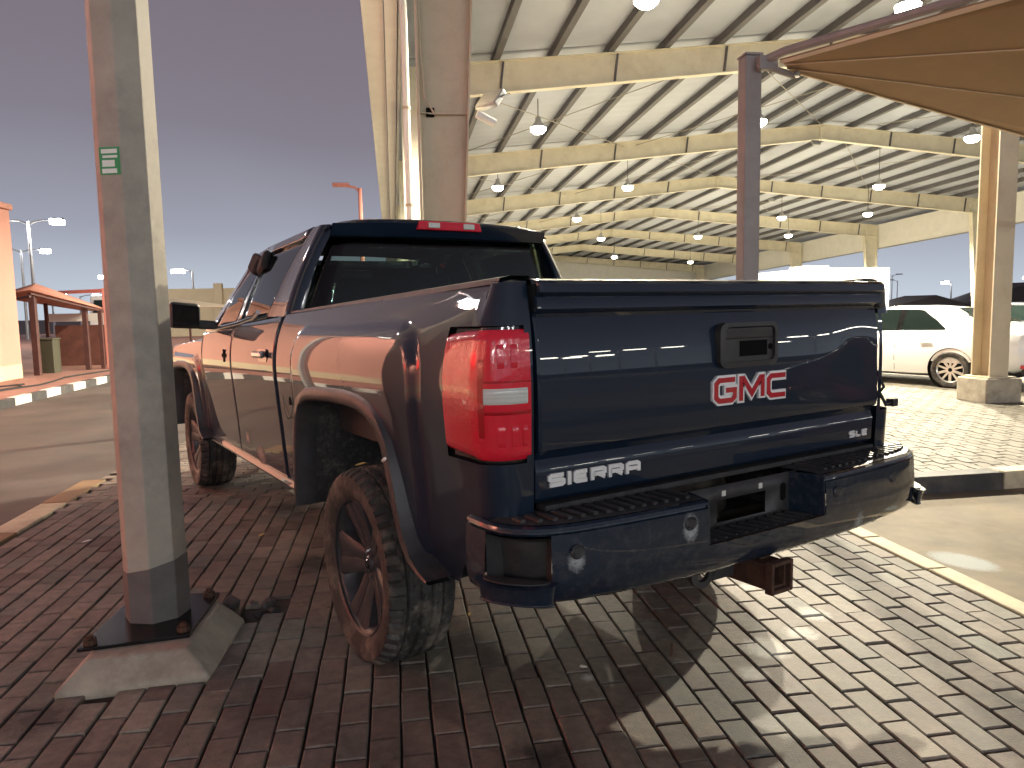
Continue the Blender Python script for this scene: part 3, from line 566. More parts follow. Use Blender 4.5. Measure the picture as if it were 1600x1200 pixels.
# down pipe, brackets, box and cables on the near column
mb = MB(); mb.tube([SH(-.45, 8.0, 6.7), SH(-.43, 8.0, 5.6), SH(-.43, 8.0, .3)], .05, 10); mb.build('down_pipe', M['white'], shed)
for z in (4.4, 3.0, 1.6): mb = MB(); mb.lathe([(.065, -.02), (.065, .02)], 10, 'Z', SH(-.43, 8.0, z)); mb.build('pipe_clip', M['frame'], shed)
mb = MB(); mb.box(SH(-.20, 5.955, 3.83), (.10, .06, .10)); mb.build('junction_box', M['black'], shed, bevel=.005)
mb = MB(); mb.tube([SH(-.36, 5.95, 3.83), SH(-.2, 5.93, 3.81), SH(.28, 5.95, 3.82)], .012, 6); mb.build('conduit', M['frame'], shed)
mb = MB(); mb.tube([SH(-.33, 5.9, 6.5), SH(-.30, 5.9, 4.6), SH(-.27, 5.9, 4.0), SH(-.15, 5.92, 3.80)], .012, 6); mb.build('conduit', M['frame'], shed)
# stay wires under the roof
for b0 in (16, 26, 36):
    for a0, a1 in ((.6, 8.5), (8.5, .6), (9, 17), (17, 9), (18, 26), (26, 18)):
        mb = MB(); mb.tube([SH(a0, b0 + .2, under(a0, b0) + .5), SH(a1, b0 + 9.8, under(a1, b0 + 10) + .5)], .014, 5); mb.build('stay_wire', M['wire'], shed, 0)
# high bay lamps
def high_bay(a, b, z, label, power, group='hanging high bay lamps in the shed'):
    o = empty('high_bay_lamp', W(a, b, z), SITE_ROT, label, 'lamp', group)
    mb = MB(); mb.lathe([(.03, .34), (.08, .32), (.09, .20), (.20, .06), (.23, .0)], 20, 'Z'); mb.build('housing', M['metalgrey'], o, thick=.006)
    mb = MB(); mb.lathe([(.001, -.10), (.14, -.16), (.23, -.08), (.24, .01), (.001, .02)], 16, 'Z'); mb.build('bulb_cover', M['lampwhite'], o)
    zt = under(a, b) + DEP(a); mb = MB(); mb.tube([(0, 0, .33), (0, 0, zt - z)], .012, 5); mb.build('hanger', M['cable'], o)
    light('lamp_light', 'SPOT', (0, 0, -.26), power, (1, .90, .70), o, shadow_soft_size=.09, spot_size=math.radians(165), spot_blend=.25)
PW = 3800
for a, b in ((4.15, 10.6), (9.4, 10.4), (3.8, 19.4), (10.3, 18.2), (3.8, 28.3), (9.4, 28.1), (20.8, 27.5), (25.4, 35), (9.3, 36.7), (21, 36.3), (18.6, 19.5), (19.4, 44.2), (25.6, 43.8), (13.0, 45), (17.4, 56.6), (26, 61.5), (6, 52)):
    bay = ['front', 'second', 'third', 'fourth', 'fifth', 'sixth', 'last'][min(6, int((b - 6) / 10) if b < 16 else 1 + int((b - 16) / 10))]
    rowl = 'in the row beside the left eave' if a < 5 else 'halfway up the left roof slope' if a < 12 else 'high on the left slope' if a < 17 else 'just past the roof ridge' if a < 20 else 'high on the right roof slope' if a < 22 else 'lowest on the right roof slope'
    lab = 'lit high bay lamp of the %s shed bay, %s' % (bay, rowl); gr = 'hanging high bay lamps in the shed'
    high_bay(a, b, 7.55 - SL * b, lab, PW * (1.5 if b < 12 else .85 if b < 34 else 1.25), gr)
# flood lights (unlit) on the near column and rafters
def flood(a, b, z, rz, label):
    o = empty('flood_light', W(a, b, z), SITE_ROT + rz, label, 'flood light'); mb = MB(); mb.box((0, .02, 0), (.34, .09, .26), R=Matrix.Rotation(-.7, 3, 'X')); mb.build('housing', M['metalgrey'], o, bevel=.02)
    mb = MB(); mb.box((0, -.035, -.03), (.29, .01, .2), R=Matrix.Rotation(-.7, 3, 'X')); mb.build('glass', M['clearlens'], o)
    mb = MB(); mb.tube([(-.19, .02, 0), (-.19, .16, .06), (.19, .16, .06), (.19, .02, 0)], .012, 6); mb.build('bracket', M['gutter'], o)
flood(.52, 5.9, 3.98, -.9, 'grey flood light bracketed to the tan corner column'); flood(16.6, 25.6, 7.95, 0, 'flood light fixed below the ridge of the second frame'); flood(13.3, 35.6, 7.2, 0, 'flood light hanging on the left rafter of the third frame'); flood(20, 35.6, 7.1, 0, 'flood light hanging on the right rafter of the third frame')
cmb = MB(); cmb.tube([(0, 0, 0), (.22, -.05, -.1)], .05, 8); o = cmb.build('security_camera', M['white']); o.location = W(.36, 5.85, 3.80); tag(o, 'small white security camera below the flood light on the column', 'camera')
# ================================================================== SHADE SAIL ON ITS POST
sp = empty('shade_sail', W(2.27, 2.62, .1), SITE_ROT, 'tan fabric shade sail on a mauve steel post beside the shed kerb', 'shade sail')
mb = MB(); mb.box((0, 0, 1.69), (.145, .145, 3.38)); mb.build('post', M['mauve'], sp, bevel=.012)
mb = MB(); mb.box((0, 0, 3.39), (.16, .16, .02)); mb.build('post_cap', M['mauve'], sp, bevel=.004)
def SP(a, b, z): return (a - 2.27, b - 2.62, z - .1)
A0, A1, B1_ = Vector(SP(2.42, 2.40, 3.40)), Vector(SP(4.9, -1.3, 3.46)), Vector(SP(8.0, 3.47, 2.58)); B0_ = Vector(SP(2.60, 2.56, 3.36))
rows = []
for i in range(13):
    t = i / 12; p = A0.lerp(A1, t); q = B0_.lerp(B1_, t); row = []
    for j in range(13):
        s_ = j / 12; v = p.lerp(q, s_); v.z -= .10 * math.sin(math.pi * s_) * t; row.append(tuple(v))
    rows.append(row)
mb = MB(); mb.grid(rows); mb.build('fabric', M['fabric'], sp, 60, thick=.004)
for j_ in (4, 8):
    mb = MB(); mb.tube([(r_[j_][0], r_[j_][1], r_[j_][2] - .006) for r_ in rows], .006, 5); mb.build('seam', M['hem'], sp)
mb = MB(); mb.tube([SP(2.33, 2.52, 3.42), SP(2.45, 2.38, 3.46), tuple(A1 + Vector((0, 0, .05)))], .035, 8); mb.build('edge_tube', M['mauve'], sp)
mb = MB(); mb.prism([tuple(A0 + Vector((0, 0, -.012))), tuple(A1 + Vector((0, 0, -.012))), tuple(A1 + Vector((.05, .03, -.04))), tuple(A0 + Vector((.02, .01, -.03)))], (0, 0, .004)); mb.build('hem', M['hem'], sp, 0)
mb = MB(); mb.prism([tuple(B0_ + Vector((0, 0, -.008))), tuple(B1_ + Vector((0, 0, -.008))), tuple(B1_ + Vector((-.02, -.07, -.012))), tuple(B0_ + Vector((-.01, -.03, -.012)))], (0, 0, .004)); mb.build('hem', M['hem'], sp, 0)
mb = MB(); mb.box(SP(2.36, 2.50, 3.40), (.16, .07, .11)); mb.tube([SP(2.36, 2.5, 3.37), SP(2.52, 2.5, 3.33), SP(2.62, 2.54, 3.32)], .028, 8); mb.build('bracket', M['mauve'], sp, bevel=.006)
mb = MB(); mb.lathe([(.001, -.04), (.035, -.03), (.045, 0), (.035, .03), (.001, .04)], 12, 'Z', SP(2.63, 2.53, 3.34)); mb.build('pulley', M['chrome'], sp)
# ================================================================== SEDANS
def make_sedan(name, label, paint):
    root = empty(name, label=label, cat='car')
    # stations y (0 = rear axle, nose +y); rows: half width & z per row from sill to roof centre
    ys = [-1.02, -.98, -.85, -.55, -.2, .25, .75, 1.3, 1.9, 2.45, 2.95, 3.35, 3.6, 3.68]
    #     zsill zshould zbelt  wsill wmid wbelt  zroof wroof
    D = {-1.02: (.42, .66, .86, .62, .70, .62, .90, .45), -.98: (.34, .66, .95, .72, .79, .70, 1.0, .52), -.85: (.30, .66, .99, .80, .86, .76, 1.045, .58), -.55: (.27, .66, 1.01, .86, .90, .79, 1.08, .60), -.2: (.22, .66, .995, .88, .91, .80, 1.25, .60),
         .25: (.18, .64, .97, .88, .905, .80, 1.40, .58), .75: (.17, .62, .95, .87, .90, .80, 1.445, .58), 1.3: (.17, .61, .925, .87, .895, .79, 1.45, .57), 1.9: (.17, .60, .90, .87, .895, .78, 1.36, .57), 2.45: (.20, .60, .87, .87, .895, .76, 1.06, .64), 2.95: (.24, .60, .80, .87, .89, .72, .93, .50), 3.35: (.26, .56, .72, .82, .84, .66, .83, .42), 3.6: (.30, .52, .64, .70, .74, .58, .72, .36), 3.68: (.34, .50, .58, .60, .62, .5, .62, .3)}
    def ring(y):
        k = max(i for i in range(len(ys)) if ys[i] <= y + 1e-9); k = min(k, len(ys) - 2); f = (y - ys[k]) / (ys[k + 1] - ys[k])
        v = [p + (q - p) * f for p, q in zip(D[ys[k]], D[ys[k + 1]])]
        zs, zm, zbt, ws, wm, wb, zr, wr = v; zc = zr + .02
        return [(0, zs), (ws * .75, zs), (ws, zs + .06), (wm, (zs + zm) / 2 + .04), (wm + .006, zm), (wm - .02, zm + (zbt - zm) * .55), (wb + .03, zbt - .02), (wb, zbt), (wb + (wr - wb) * .5, zbt + (zr - zbt) * .52), (wr + .02, zr - .05), (wr - .06, zr), (wr * .5, zc), (0, zc + .005)]
    yy = sorted(set([round(-1.02 + 4.70 * i / 70, 4) for i in range(71)] + ys))
    mb = MB(); rows = []
    for y in yy:
        r = ring(y); rows.append([(-a, y, z) for a, z in r[::-1]][:-1] + [(0, y, r[0][1])] + [(a, y, z) for a, z in r][1:])
    mb.grid(rows); n = len(rows[0]); mb.f.append(list(range(n))); mb.m.append(0); mb.f.append([(len(rows) - 1) * n + i for i in range(n)][::-1]); mb.m.append(0)
    mb.build('body', paint, root, 50)
    def patch(nm, m, ya, yb, r0, r1, off=.006, sides=(-1, 1), shape=None):
        for s_ in sides:
            pb = MB(); rows = []
            for i in range(13):
                y = ya + (yb - ya) * i / 12; rg = ring(y); t0, t1 = (r0, r1) if not shape else shape(i / 12)
                row = []
                for j in range(5):
                    t = t0 + (t1 - t0) * j / 4; k = min(int(t), 11); f = t - k; w_ = rg[k][0] * (1 - f) + rg[k + 1][0] * f; z = rg[k][1] * (1 - f) + rg[k + 1][1] * f
                    row.append((s_ * (w_ + off), y, z + off * .3))
                rows.append(row if s_ > 0 else row)
            pb.grid(rows)
            if s_ < 0: pb.f = [q[::-1] for q in pb.f]
            pb.build(nm, m, root, 50)
    patch('side_window', M['carglass'], .18, .95, 7.25, 9.0, shape=lambda t: (7.25, 7.3 + 1.7 * min(1, t * 1.6 + .05)))
    patch('side_window', M['carglass'], 1.03, 2.2, 7.25, 9.0, shape=lambda t: (7.25, 7.3 + 1.7 * min(1, (1 - t) * 2.2 + .03)))
    patch('b_pillar', M['gloss'], .94, 1.04, 7.25, 9.0, .0075)
    patch('door_seam', M['black'], .985, .993, 2.2, 7.0, .004); patch('door_seam', M['black'], 2.12, 2.128, 2.2, 7.0, .004); patch('sill_trim', M['plastic'], .5, 2.3, 1.2, 1.9, .006)
    for s_ in (-1, 1):
        for y in (.45, 1.45): pb = MB(); pb.box((s_ * .905, y, .80), (.03, .2, .035)); pb.build('door_handle', paint, root, bevel=.01)
        pb = MB(); pb.hexa([(s_ * .86, 2.02, .93), (s_ * 1.05, 1.98, .95), (s_ * 1.05, 2.12, .95), (s_ * .86, 2.16, .93), (s_ * .86, 2.02, 1.03), (s_ * 1.05, 1.98, 1.08), (s_ * 1.05, 2.12, 1.06), (s_ * .86, 2.16, 1.03)]); pb.build('mirror', paint, root, bevel=.03)
        pb = MB(); pb.hexa([(s_ * .80, -.80, .80), (s_ * .52, -1.035, .78), (s_ * .52, -.98, .78), (s_ * .78, -.75, .80), (s_ * .80, -.86, .92), (s_ * .50, -1.03, .885), (s_ * .5, -.95, .885), (s_ * .77, -.78, .92)]); pb.build('tail_lamp', M['redlens'], root, bevel=.01)
        pb = MB(); pb.box((s_ * .62, -1.005, .42), (.22, .05, .06)); pb.build('reflector', M['redlens'], root, bevel=.01)
        pb = MB(); pb.hexa([(s_ * .55, 3.52, .58), (s_ * .8, 3.2, .6), (s_ * .8, 3.1, .6), (s_ * .5, 3.4, .58), (s_ * .52, 3.5, .68), (s_ * .8, 3.2, .72), (s_ * .78, 3.1, .72), (s_ * .5, 3.4, .68)]); pb.build('headlamp', M['clearlens'], root, bevel=.01)
    # rear screen and windscreen
    for nm, (ya, yb, rb, rt) in (('rear_window', (-.42, .22, .62, .50)), ('windscreen', (2.45, 1.86, .66, .52))):
        pb = MB(); rows = []
        for i in range(9):
            t = i / 8; y = ya + (yb - ya) * t; r = ring(y); zz = r[12][1] + .006; hw = rb + (rt - rb) * t
            rows.append([(hw * u, y - .006, zz - .035 * u * u) for u in (-1, -.5, 0, .5, 1)])
        pb.grid(rows); pb.build(nm, M['carglass'], root, 60)
    pb = MB(); pb.box((0, -1.0, .36), (1.3, .08, .16)); pb.build('diffuser', M['plastic'], root, bevel=.02)
    pb = MB(); pb.box((0, -1.035, .70), (.5, .02, .12)); pb.build('number_plate', M['white'], root, bevel=.004)
    pb = MB(); pb.box((0, 1.3, .26), (1.5, 4.0, .16)); pb.build('floor_pan', M['dark'], root)
    for y in (0, 2.8):
        for s_ in (-1, 1):
            ar = MB(); ar.lathe([(.001, 0), (.36, 0), (.375, -.02)], 28, 'X', (s_ * .905, y, .34)); ar.build('wheel_arch', M['black'], root)
            wh = MB(); wh.lathe([(.22, .06), (.25, .075), (.30, .075), (.325, .05), (.325, -.11), (.22, -.12)], 36, 'X'); wo = wh.build('wheel', M['rubber'], root); wo.location = (s_ * .86, y, .325)
            if s_ < 0: wo.rotation_euler.z = math.pi
            rm = MB(); rm.lathe([(.001, .03), (.05, .04), (.055, .03)], 16, 'X'); rm.lathe([(.205, .045), (.222, .066), (.235, .06), (.205, .0), (.19, -.06)], 36, 'X')
            for k in range(10):
                g = 2 * math.pi * k / 10; R = Matrix.Rotation(g, 3, 'X'); rm.box(R @ Vector((.035, 0, .125)), (.03, .034 + .01 * (k % 2), .18), R=R)
            rm.build('rim', M['alloy'], wo)
            bk = MB(); bk.lathe([(.001, 0), (.21, 0)], 24, 'X'); bk.build('brake_disc', M['dark'], wo)
    return root
M['carglass'] = mat('car_glass', (.012, .02, .018), .04, spec=.5)
sed = make_sedan('sedan', 'white sedan parked behind the tan shed column', M['carwhite'])
sx_, sy_, _ = W(7.48, 6.62); sed.location = (sx_ + .905, sy_ + .0, .12); sed.rotation_euler.z = 0; sed.scale = (.9, .9, .85)
s2 = copy_tree(sed); s2.location = Vector(W(13.4, 10.4, .12)); s2['label'] = 'dark grey sedan partly seen beyond the white sedan boot'; setmat(s2, M['carwhite'], M['cargrey'])
s3 = copy_tree(sed); s3.location = (5.34, -4.5, 0); s3.rotation_euler.z = math.radians(-35); s3['label'] = 'maroon car mirrored in the right half of the tailgate'; setmat(s3, M['carwhite'], M['carmaroon'])
# white cargo box truck inside the shed
cb = empty('box_truck', W(16.5, 23, .12), SITE_ROT, 'white box truck with a row of top vents standing in the shed', 'truck')
mb = MB(); mb.box((0, 2.6, 1.62), (3.5, 5.2, 2.0)); mb.build('cargo_box', M['white'], cb, bevel=.03)
mb = MB(); mb.box((-1.05, 1.0, 2.68), (1.0, 1.2, .12)); mb.build('roof_unit', M['white'], cb, bevel=.02)
for i in range(7): mb = MB(); mb.box((-.75 + .36 * i, -.012, 2.44), (.10, .03, .11), R=Matrix.Rotation(.3, 3, 'Y')); mb.build('vent', M['hem'], cb)
for x in (-1.3, 1.3):
    for y in (1.0, 4.4): mb = MB(); mb.lathe([(.001, .12), (.3, .12), (.42, .1), (.42, -.12), (.001, -.12)], 24, 'X', (x, y, .42)); mb.build('wheel', M['rubber'], cb)
mb = MB(); mb.box((0, 2.6, .55), (2.2, 5.0, .16)); mb.build('chassis', M['dark'], cb)
# white delivery truck cab behind the shelter
vn = empty('white_lorry', W(-9.55, 22.5, .11), SITE_ROT, 'white lorry cab with black bumper seen through the shelter posts', 'lorry')
mb = MB(); mb.hexa([(-.9, 0, .55), (.9, 0, .55), (.9, 2.2, .55), (-.9, 2.2, .55), (-.85, .25, 2.0), (.85, .25, 2.0), (.85, 2.2, 2.05), (-.85, 2.2, 2.05)]); mb.build('cab', M['carwhite'], vn, bevel=.06)
mb = MB(); mb.hexa([(-.75, .075, 1.25), (.75, .075, 1.25), (.75, .3, 1.25), (-.75, .3, 1.25), (-.72, .2, 1.85), (.72, .2, 1.85), (.72, .4, 1.85), (-.72, .4, 1.85)]); mb.build('windscreen', M['carglass'], vn)
mb = MB(); mb.box((0, 0, .45), (1.85, .3, .4)); mb.build('bumper', M['plastic'], vn, bevel=.03)
for x in (-.75, .75): mb = MB(); mb.lathe([(.001, .1), (.3, .1), (.38, .08), (.38, -.1), (.001, -.1)], 20, 'X', (x, 1.1, .38)); mb.build('wheel', M['rubber'], vn)
# ================================================================== PICKUP TRUCK
trk = empty('pickup_truck', (0, 0, 0), 0, 'dark navy crew cab pickup truck with a missing right tail lamp', 'pickup truck')
_zs = np.linspace(.40, 1.50, 221)
_pw = np.interp(_zs, [.40, .50, .56, .66, .80, .95, 1.08, 1.16, 1.24, 1.31, 1.37, 1.41, 1.44, 1.5], [.90, .925, .945, .952, .962, .975, .985, .985, .975, .958, .932, .912, .895, .87])
_k = np.exp(-.5 * (np.arange(-12, 13) / 4.5) ** 2); _k /= _k.sum(); _pw = np.convolve(np.pad(_pw, 12, 'edge'), _k, 'valid')
def prof(z): return float(np.interp(z, _zs, _pw))
def sstep(a, b, x):
    t = min(1, max(0, (x - a) / (b - a))); return t * t * (3 - 2 * t)
def blister(y, z):
    v = 0
    for y0, y1, zt in ((-.66, .70, 1.315), (3.18, 4.50, 1.12)):
        r = .16; dy, dz = max(y0 - y, y - y1), z - zt; qx, qz = dy + r, dz + r
        d = min(max(qx, qz), 0) + math.hypot(max(qx, 0), max(qz, 0)) - r; v = max(v, sstep(.028, -.022, d))
    return .027 * v
def hw(y, z): return prof(z) + blister(y, z)
def ztop(y): return 1.432 - .020 * (y + 1)
def zbelt(y): return 1.385 - .036 * (y - 1.07)
ARCH = [(.63, .48), (.62, .56), (.60, .78), (.575, .90), (.53, .965), (.45, .995), (.33, 1.008), (.10, 1.018), (-.06, 1.02), (-.20, 1.012), (-.30, .992), (-.38, .955), (-.44, .895), (-.485, .79), (-.525, .68), (-.58, .59), (-.64, .535), (-.71, .512), (-.78, .502)]
def zlow(y, c=0.0, base=.50):
    ys_ = [p[0] + c for p in ARCH][::-1]; z_ = [p[1] for p in ARCH][::-1]
    return float(np.interp(y, ys_, z_)) if ys_[0] < y < ys_[-1] else base
def side_cols(y0, y1, c=None, n=40):
    s_ = set(np.round(np.linspace(y0, y1, n), 4))
    if c is not None:
        for i in range(len(ARCH) - 1):
            for t in np.linspace(0, 1, 5): s_.add(round(ARCH[i][0] + c + (ARCH[i + 1][0] - ARCH[i][0]) * t, 4))
        for q in (ARCH[0][0] + c, ARCH[-1][0] + c): s_.add(round(q + .002, 4)); s_.add(round(q - .002, 4))
    return sorted([float(q) for q in s_ if min(y0, y1) <= q <= max(y0, y1)], reverse=y0 > y1)
def zrows(zl, zt, n=34): return [zl + (zt - zl) * i / n for i in range(n + 1)]
def side_panel(y0, y1, topf, c=None, base=.52, n=40, inset=0):
    mb = MB(TR); rows = []
    for y in side_cols(y0, y1, c, n):
        zl = zlow(y, c, base) if c is not None else base
        rows.append([(-(hw(y, z) - inset), y, z) for z in zrows(zl, topf(y))])
    mb.grid(rows); return mb
# --- bed sides, running round the rear corner
LZ0, LZ1 = .925, 1.315
def corner_path():
    P = []
    for y in (-.74, -.78, -.82, -.86, -.90, -.94, -.98, -1.02): P.append((.985, y, 1, 0, 1.0))
    for k in range(1, 9):
        g = math.pi / 2 * k / 8; P.append((.885 + .10 * math.cos(g), -1.02 - .10 * math.sin(g), math.cos(g), -math.sin(g), 1 - .65 * k / 8))
    for h in (.87, .855, .842, .832): P.append((h, -1.12, 0, -1, .35))
    return P
CPATH = corner_path()
def cpt(p, z, off=0.0):
    o = (prof(z) - .985) * p[4] + off + blister(p[1], z) * (p[4] if p[4] == 1 else 0); return (-(p[0] + p[2] * o), p[1] + p[3] * o, z)
def z3(zl, zt):
    z1, z2 = max(LZ0, zl + .03), LZ1; return [zl + (z1 - zl) * i / 10 for i in range(10)] + [z1 + (z2 - z1) * i / 16 for i in range(16)] + [z2 + (zt - z2) * i / 10 for i in range(11)]
def bedside():
    mb = MB(TR); rows = []
    for y in side_cols(1.02, -.74, 0.0, 52)[:-1]: rows.append([(-hw(y, z), y, z) for z in z3(zlow(y, 0, .50), ztop(y))])
    n0 = len(rows)
    for i, p in enumerate(CPATH):
        zl = .505 + .245 * sstep(-.80, -1.06, p[1]); rows.append([cpt(p, z) for z in z3(zl, ztop(p[1]))])
    def skip(i, j): return i >= n0 + 3 and i < n0 + len(CPATH) - 3 and 10 <= j < 26
    mb.grid(rows, skip)
    # return flange along the rail top
    mb.grid([[(r[-1][0], r[-1][1], r[-1][2]), (r[-1][0] + .012, r[-1][1] + (.012 if i > n0 + 9 else 0), r[-1][2] + .008), (-.80, max(r[-1][1], -1.10), r[-1][2] + .008)] for i, r in enumerate(rows)])
    return mb
bl = bedside(); bl.build('bed_side', M['paint'], trk, 40)
br = bedside().mirror(); br.tf = TR; br.build('bed_side', M['paint'], trk, 40)
# arch flares
def flare(c, mirror=False):
    pts = []
    A_ = [(y + c, z) for y, z in ARCH]
    dense = []
    for i in range(len(A_) - 1):
        for t in (0, .5): dense.append((A_[i][0] + (A_[i + 1][0] - A_[i][0]) * t, A_[i][1] + (A_[i + 1][1] - A_[i][1]) * t))
    dense.append(A_[-1]); rows = []
    for i, (y, z) in enumerate(dense):
        a, b = dense[max(i - 1, 0)], dense[min(i + 1, len(dense) - 1)]; t = Vector((b[0] - a[0], b[1] - a[1])).normalized(); n = Vector((t.y, -t.x))
        f = min(1, i / 4 + .3, (len(dense) - 1 - i) / 9 + .12); wd = .052 * f + .01
        X = 1.026
        row = [(-(X - .10), y, z), (-(X - .01), y, z), (-X, y + n.x * .010, z + n.y * .010), (-(X - .003), y + n.x * wd * .8, z + n.y * wd * .8)]
        yy, zz = y + n.x * wd, z + n.y * wd; row.append((-(hw(yy, zz) - .002), yy, zz)); rows.append(row)
    mb = MB(TR); mb.grid(rows)
    if mirror: mb = mb.mirror(); mb.tf = TR
    return mb.build('wheel_arch_flare', M['flare'], trk, 50)
WB = 3.83
for c in (0, WB): flare(c); flare(c, True)
# wheel wells
for c in (0, WB):
    for s_ in (-1, 1):
        mb = MB(TR); rows = []
        for y, z in ARCH: rows.append([(s_ * .935, y + c, z), (s_ * .75, y * 1.02 + c, z * 1.01), (s_ * .56, y * 1.03 + c, z * 1.0), (s_ * .55, y * .5 + c, .55 + (z - .55) * .5), (s_ * .55, c, .52)])
        mb.grid(rows); mb.build('arch_liner', M['liner'], trk, 60, thick=.006)
# cab lower panels
side = [('rear_door', 1.075, 2.112, zbelt, None, .525), ('front_door', 2.122, 3.11, zbelt, None, .525), ('front_fender', 3.122, 4.56, lambda y: 1.262 - .05 * (y - 3.1), WB, .50)]
for nm, y0, y1, tf_, c, bs_ in side:
    for s_ in (-1, 1):
        mb = side_panel(y0, y1, tf_, c, bs_, 44)
        if s_ > 0: mb = mb.mirror(); mb.tf = TR
        o = mb.build(nm, M['paint'] if s_ > 0 or nm != 'rear_door' else M['paintw'], trk, 40, thick=.02 if s_ < 0 else -.02)
        if s_ < 0: 
            if nm == 'rear_door': LRD = o
            if nm == 'front_door': LFD = o
for s_ in (-1, 1):
    mb = MB(TR); mb.hexa([(s_ * .86, .70, .50), (s_ * .955, .70, .485), (s_ * .955, 3.3, .485), (s_ * .86, 3.3, .5), (s_ * .86, .70, .55), (s_ * .935, .70, .535), (s_ * .935, 3.3, .535), (s_ * .86, 3.3, .55)]); mb.build('rocker', M['paint'], trk, bevel=.02, seg=3)
    mb = MB(TR); rows = []                      # inner cab shell showing dark in the shut lines
    for y in np.linspace(1.045, 3.3, 30): rows.append([(s_ * (prof(z) - .035), y, z) for z in zrows(.50, zbelt(y) - .01, 14)])
    mb.grid(rows); mb.build('inner_shell', M['black'], trk, 40)
mb = MB(TR); mb.box((0, 1.05, .95), (1.80, .02, .86)); mb.build('cab_back_wall', M['paint'], trk)
# green house
def quad(name, c4, m, parent=trk, n=8, bulge=.012, off=0, thick=.012, mir=(False, True), both=True):
    res = []
    for mm in mir:
        mb = MB(TR); rows = []
        for i in range(n + 1):
            u = i / n; a = Vector(c4[0]).lerp(Vector(c4[1]), u); b = Vector(c4[3]).lerp(Vector(c4[2]), u); row = []
            for j in range(n + 1):
                v = j / n; p = a.lerp(b, v); bb = bulge * 4 * v * (1 - v); row.append((-(p.x + bb + off), p.y, p.z))
            rows.append(row)
        mb.grid(rows)
        if mm: mb = mb.mirror(); mb.tf = TR
        res.append(mb.build(name, m, parent, 40, thick=thick if not mm else -thick))
    return res
Bt = lambda y: (.928, y, zbelt(y) + .004)
def Rl(y): return (.70 - .02 * max(0, y - 2.0), y, float(np.interp(y, [.95, 1.3, 1.9, 2.4, 2.7], [1.858, 1.872, 1.868, 1.835, 1.78])))
def lrp(p, q, t): return tuple(Vector(p).lerp(Vector(q), t))
q1b, q1t = Bt(1.36), lrp(Bt(1.19), Rl(1.19), .90); q2b, q2t = Bt(2.075), lrp(Bt(2.05), Rl(2.05), .90); q3b, q3t = Bt(2.165), lrp(Bt(2.13), Rl(2.13), .90)
a_top = (.735, 2.42, 1.775); a_bot = Bt(2.93)
LW = quad('window', (q1b, q2b, q2t, q1t), M['glassd'], bulge=.010, off=-.006, thick=.004)
quad('b_pillar', (q2b, q3b, q3t, q2t), M['gloss'], bulge=.010)
LW2 = quad('window', (q3b, a_bot, a_top, q3t), M['glassd'], bulge=.010, off=-.006, thick=.004)
quad('door_frame', (q1t, q3t, Rl(2.13), Rl(1.19)), M['paint'], bulge=.002, n=6); quad('door_frame', (q3t, a_top, (.70, 2.48, 1.83), Rl(2.13)), M['paint'], bulge=.002, n=6)
quad('a_pillar', (a_bot, (.925, 3.12, zbelt(3.12)), (.70, 2.50, 1.825), a_top), M['paint'], bulge=.004, n=6)
quad('a_pillar_front', ((.925, 3.12, zbelt(3.12)), (.86, 3.17, zbelt(3.1) - .02), (.65, 2.54, 1.825), (.70, 2.50, 1.825)), M['paint'], bulge=0, n=4)
# c pillar wrapping to the rear screen
for mm in (False, True):
    mb = MB(TR); rows = []
    for i in range(13):
        t = i / 12; z = 1.385 + (1.862 - 1.385) * t; h = .930 - .222 * t + .018 * 4 * t * (1 - t); yr = .985 + .035 * t; yw = 1.36 + (1.19 - 1.36) * min(1, t / .9); wg = .845 - .180 * t + .006 * 4 * t * (1 - t)
        row = [(-(h + (-.004 if k else 0)), yw + (yr + .07 - yw) * k / 5, z) for k in range(6)]
        cx, cy, rr = h - .07, yr + .07, .07
        for k in range(1, 7): g = math.pi / 2 * k / 6; row.append((-(cx + rr * math.cos(g)), cy - rr * math.sin(g), z))
        row.append((-wg, yr + .004, z)); row.append((-(wg - .005), yr + .02, z)); rows.append(row)
    mb.grid([r[::-1] for r in rows])
    if mm: mb = mb.mirror(); mb.tf = TR
    mb.build('c_pillar', M['paint'], trk, 50)
mb = MB(TR); rows = []
for i in range(9):
    t = i / 8; z = 1.34 + (1.80 - 1.34) * t; hwg = .862 - .197 * t; rows.append([(hwg * u, .998 + .032 * t - .025 * (1 - u * u), z) for u in np.linspace(-1, 1, 13)])
mb.grid(rows); mb.build('rear_window', M['glassd'], trk, 60, thick=.004)
mb = MB(TR); rows = []
for i, (z, y) in enumerate(((1.795, 1.025), (1.80, 1.0), (1.83, .985), (1.862, .972), (1.88, .985), (1.888, 1.02))):
    h_ = .672 - .0 * i; rows.append([(h_ * u, y - .026 * (1 - u * u), z + (.018 * (1 - u * u) if i > 2 else .006 * (1 - u * u)) - (.03 * u ** 8 if i > 3 else 0)) for u in np.linspace(-1, 1, 21)])
mb.grid(rows); mb.build('roof_header', M['paint'], trk, 50)
mb = MB(TR); rows = []
for y in np.linspace(1.0, 2.56, 22):
    zr = Rl(y)[2]; row = []
    for u in np.linspace(-1, 1, 25): row.append((.708 * u, y - .026 * (1 - u * u) * (1 if y < 1.3 else 0) * (1.3 - y) / .3, zr + .038 * (1 - u * u) - .030 * abs(u) ** 10))
    rows.append(row)
mb.grid(rows); mb.build('roof', M['paint'], trk, 50)
hs = MB(TR); hs.hexa([(-.205, .930, 1.842), (.205, .930, 1.842), (.205, .99, 1.842), (-.205, .99, 1.842), (-.19, .936, 1.893), (.19, .936, 1.893), (.19, 1.0, 1.893), (-.19, 1.0, 1.893)]); hso = hs.build('high_stop_lamp', M['redlens'], trk, bevel=.008)
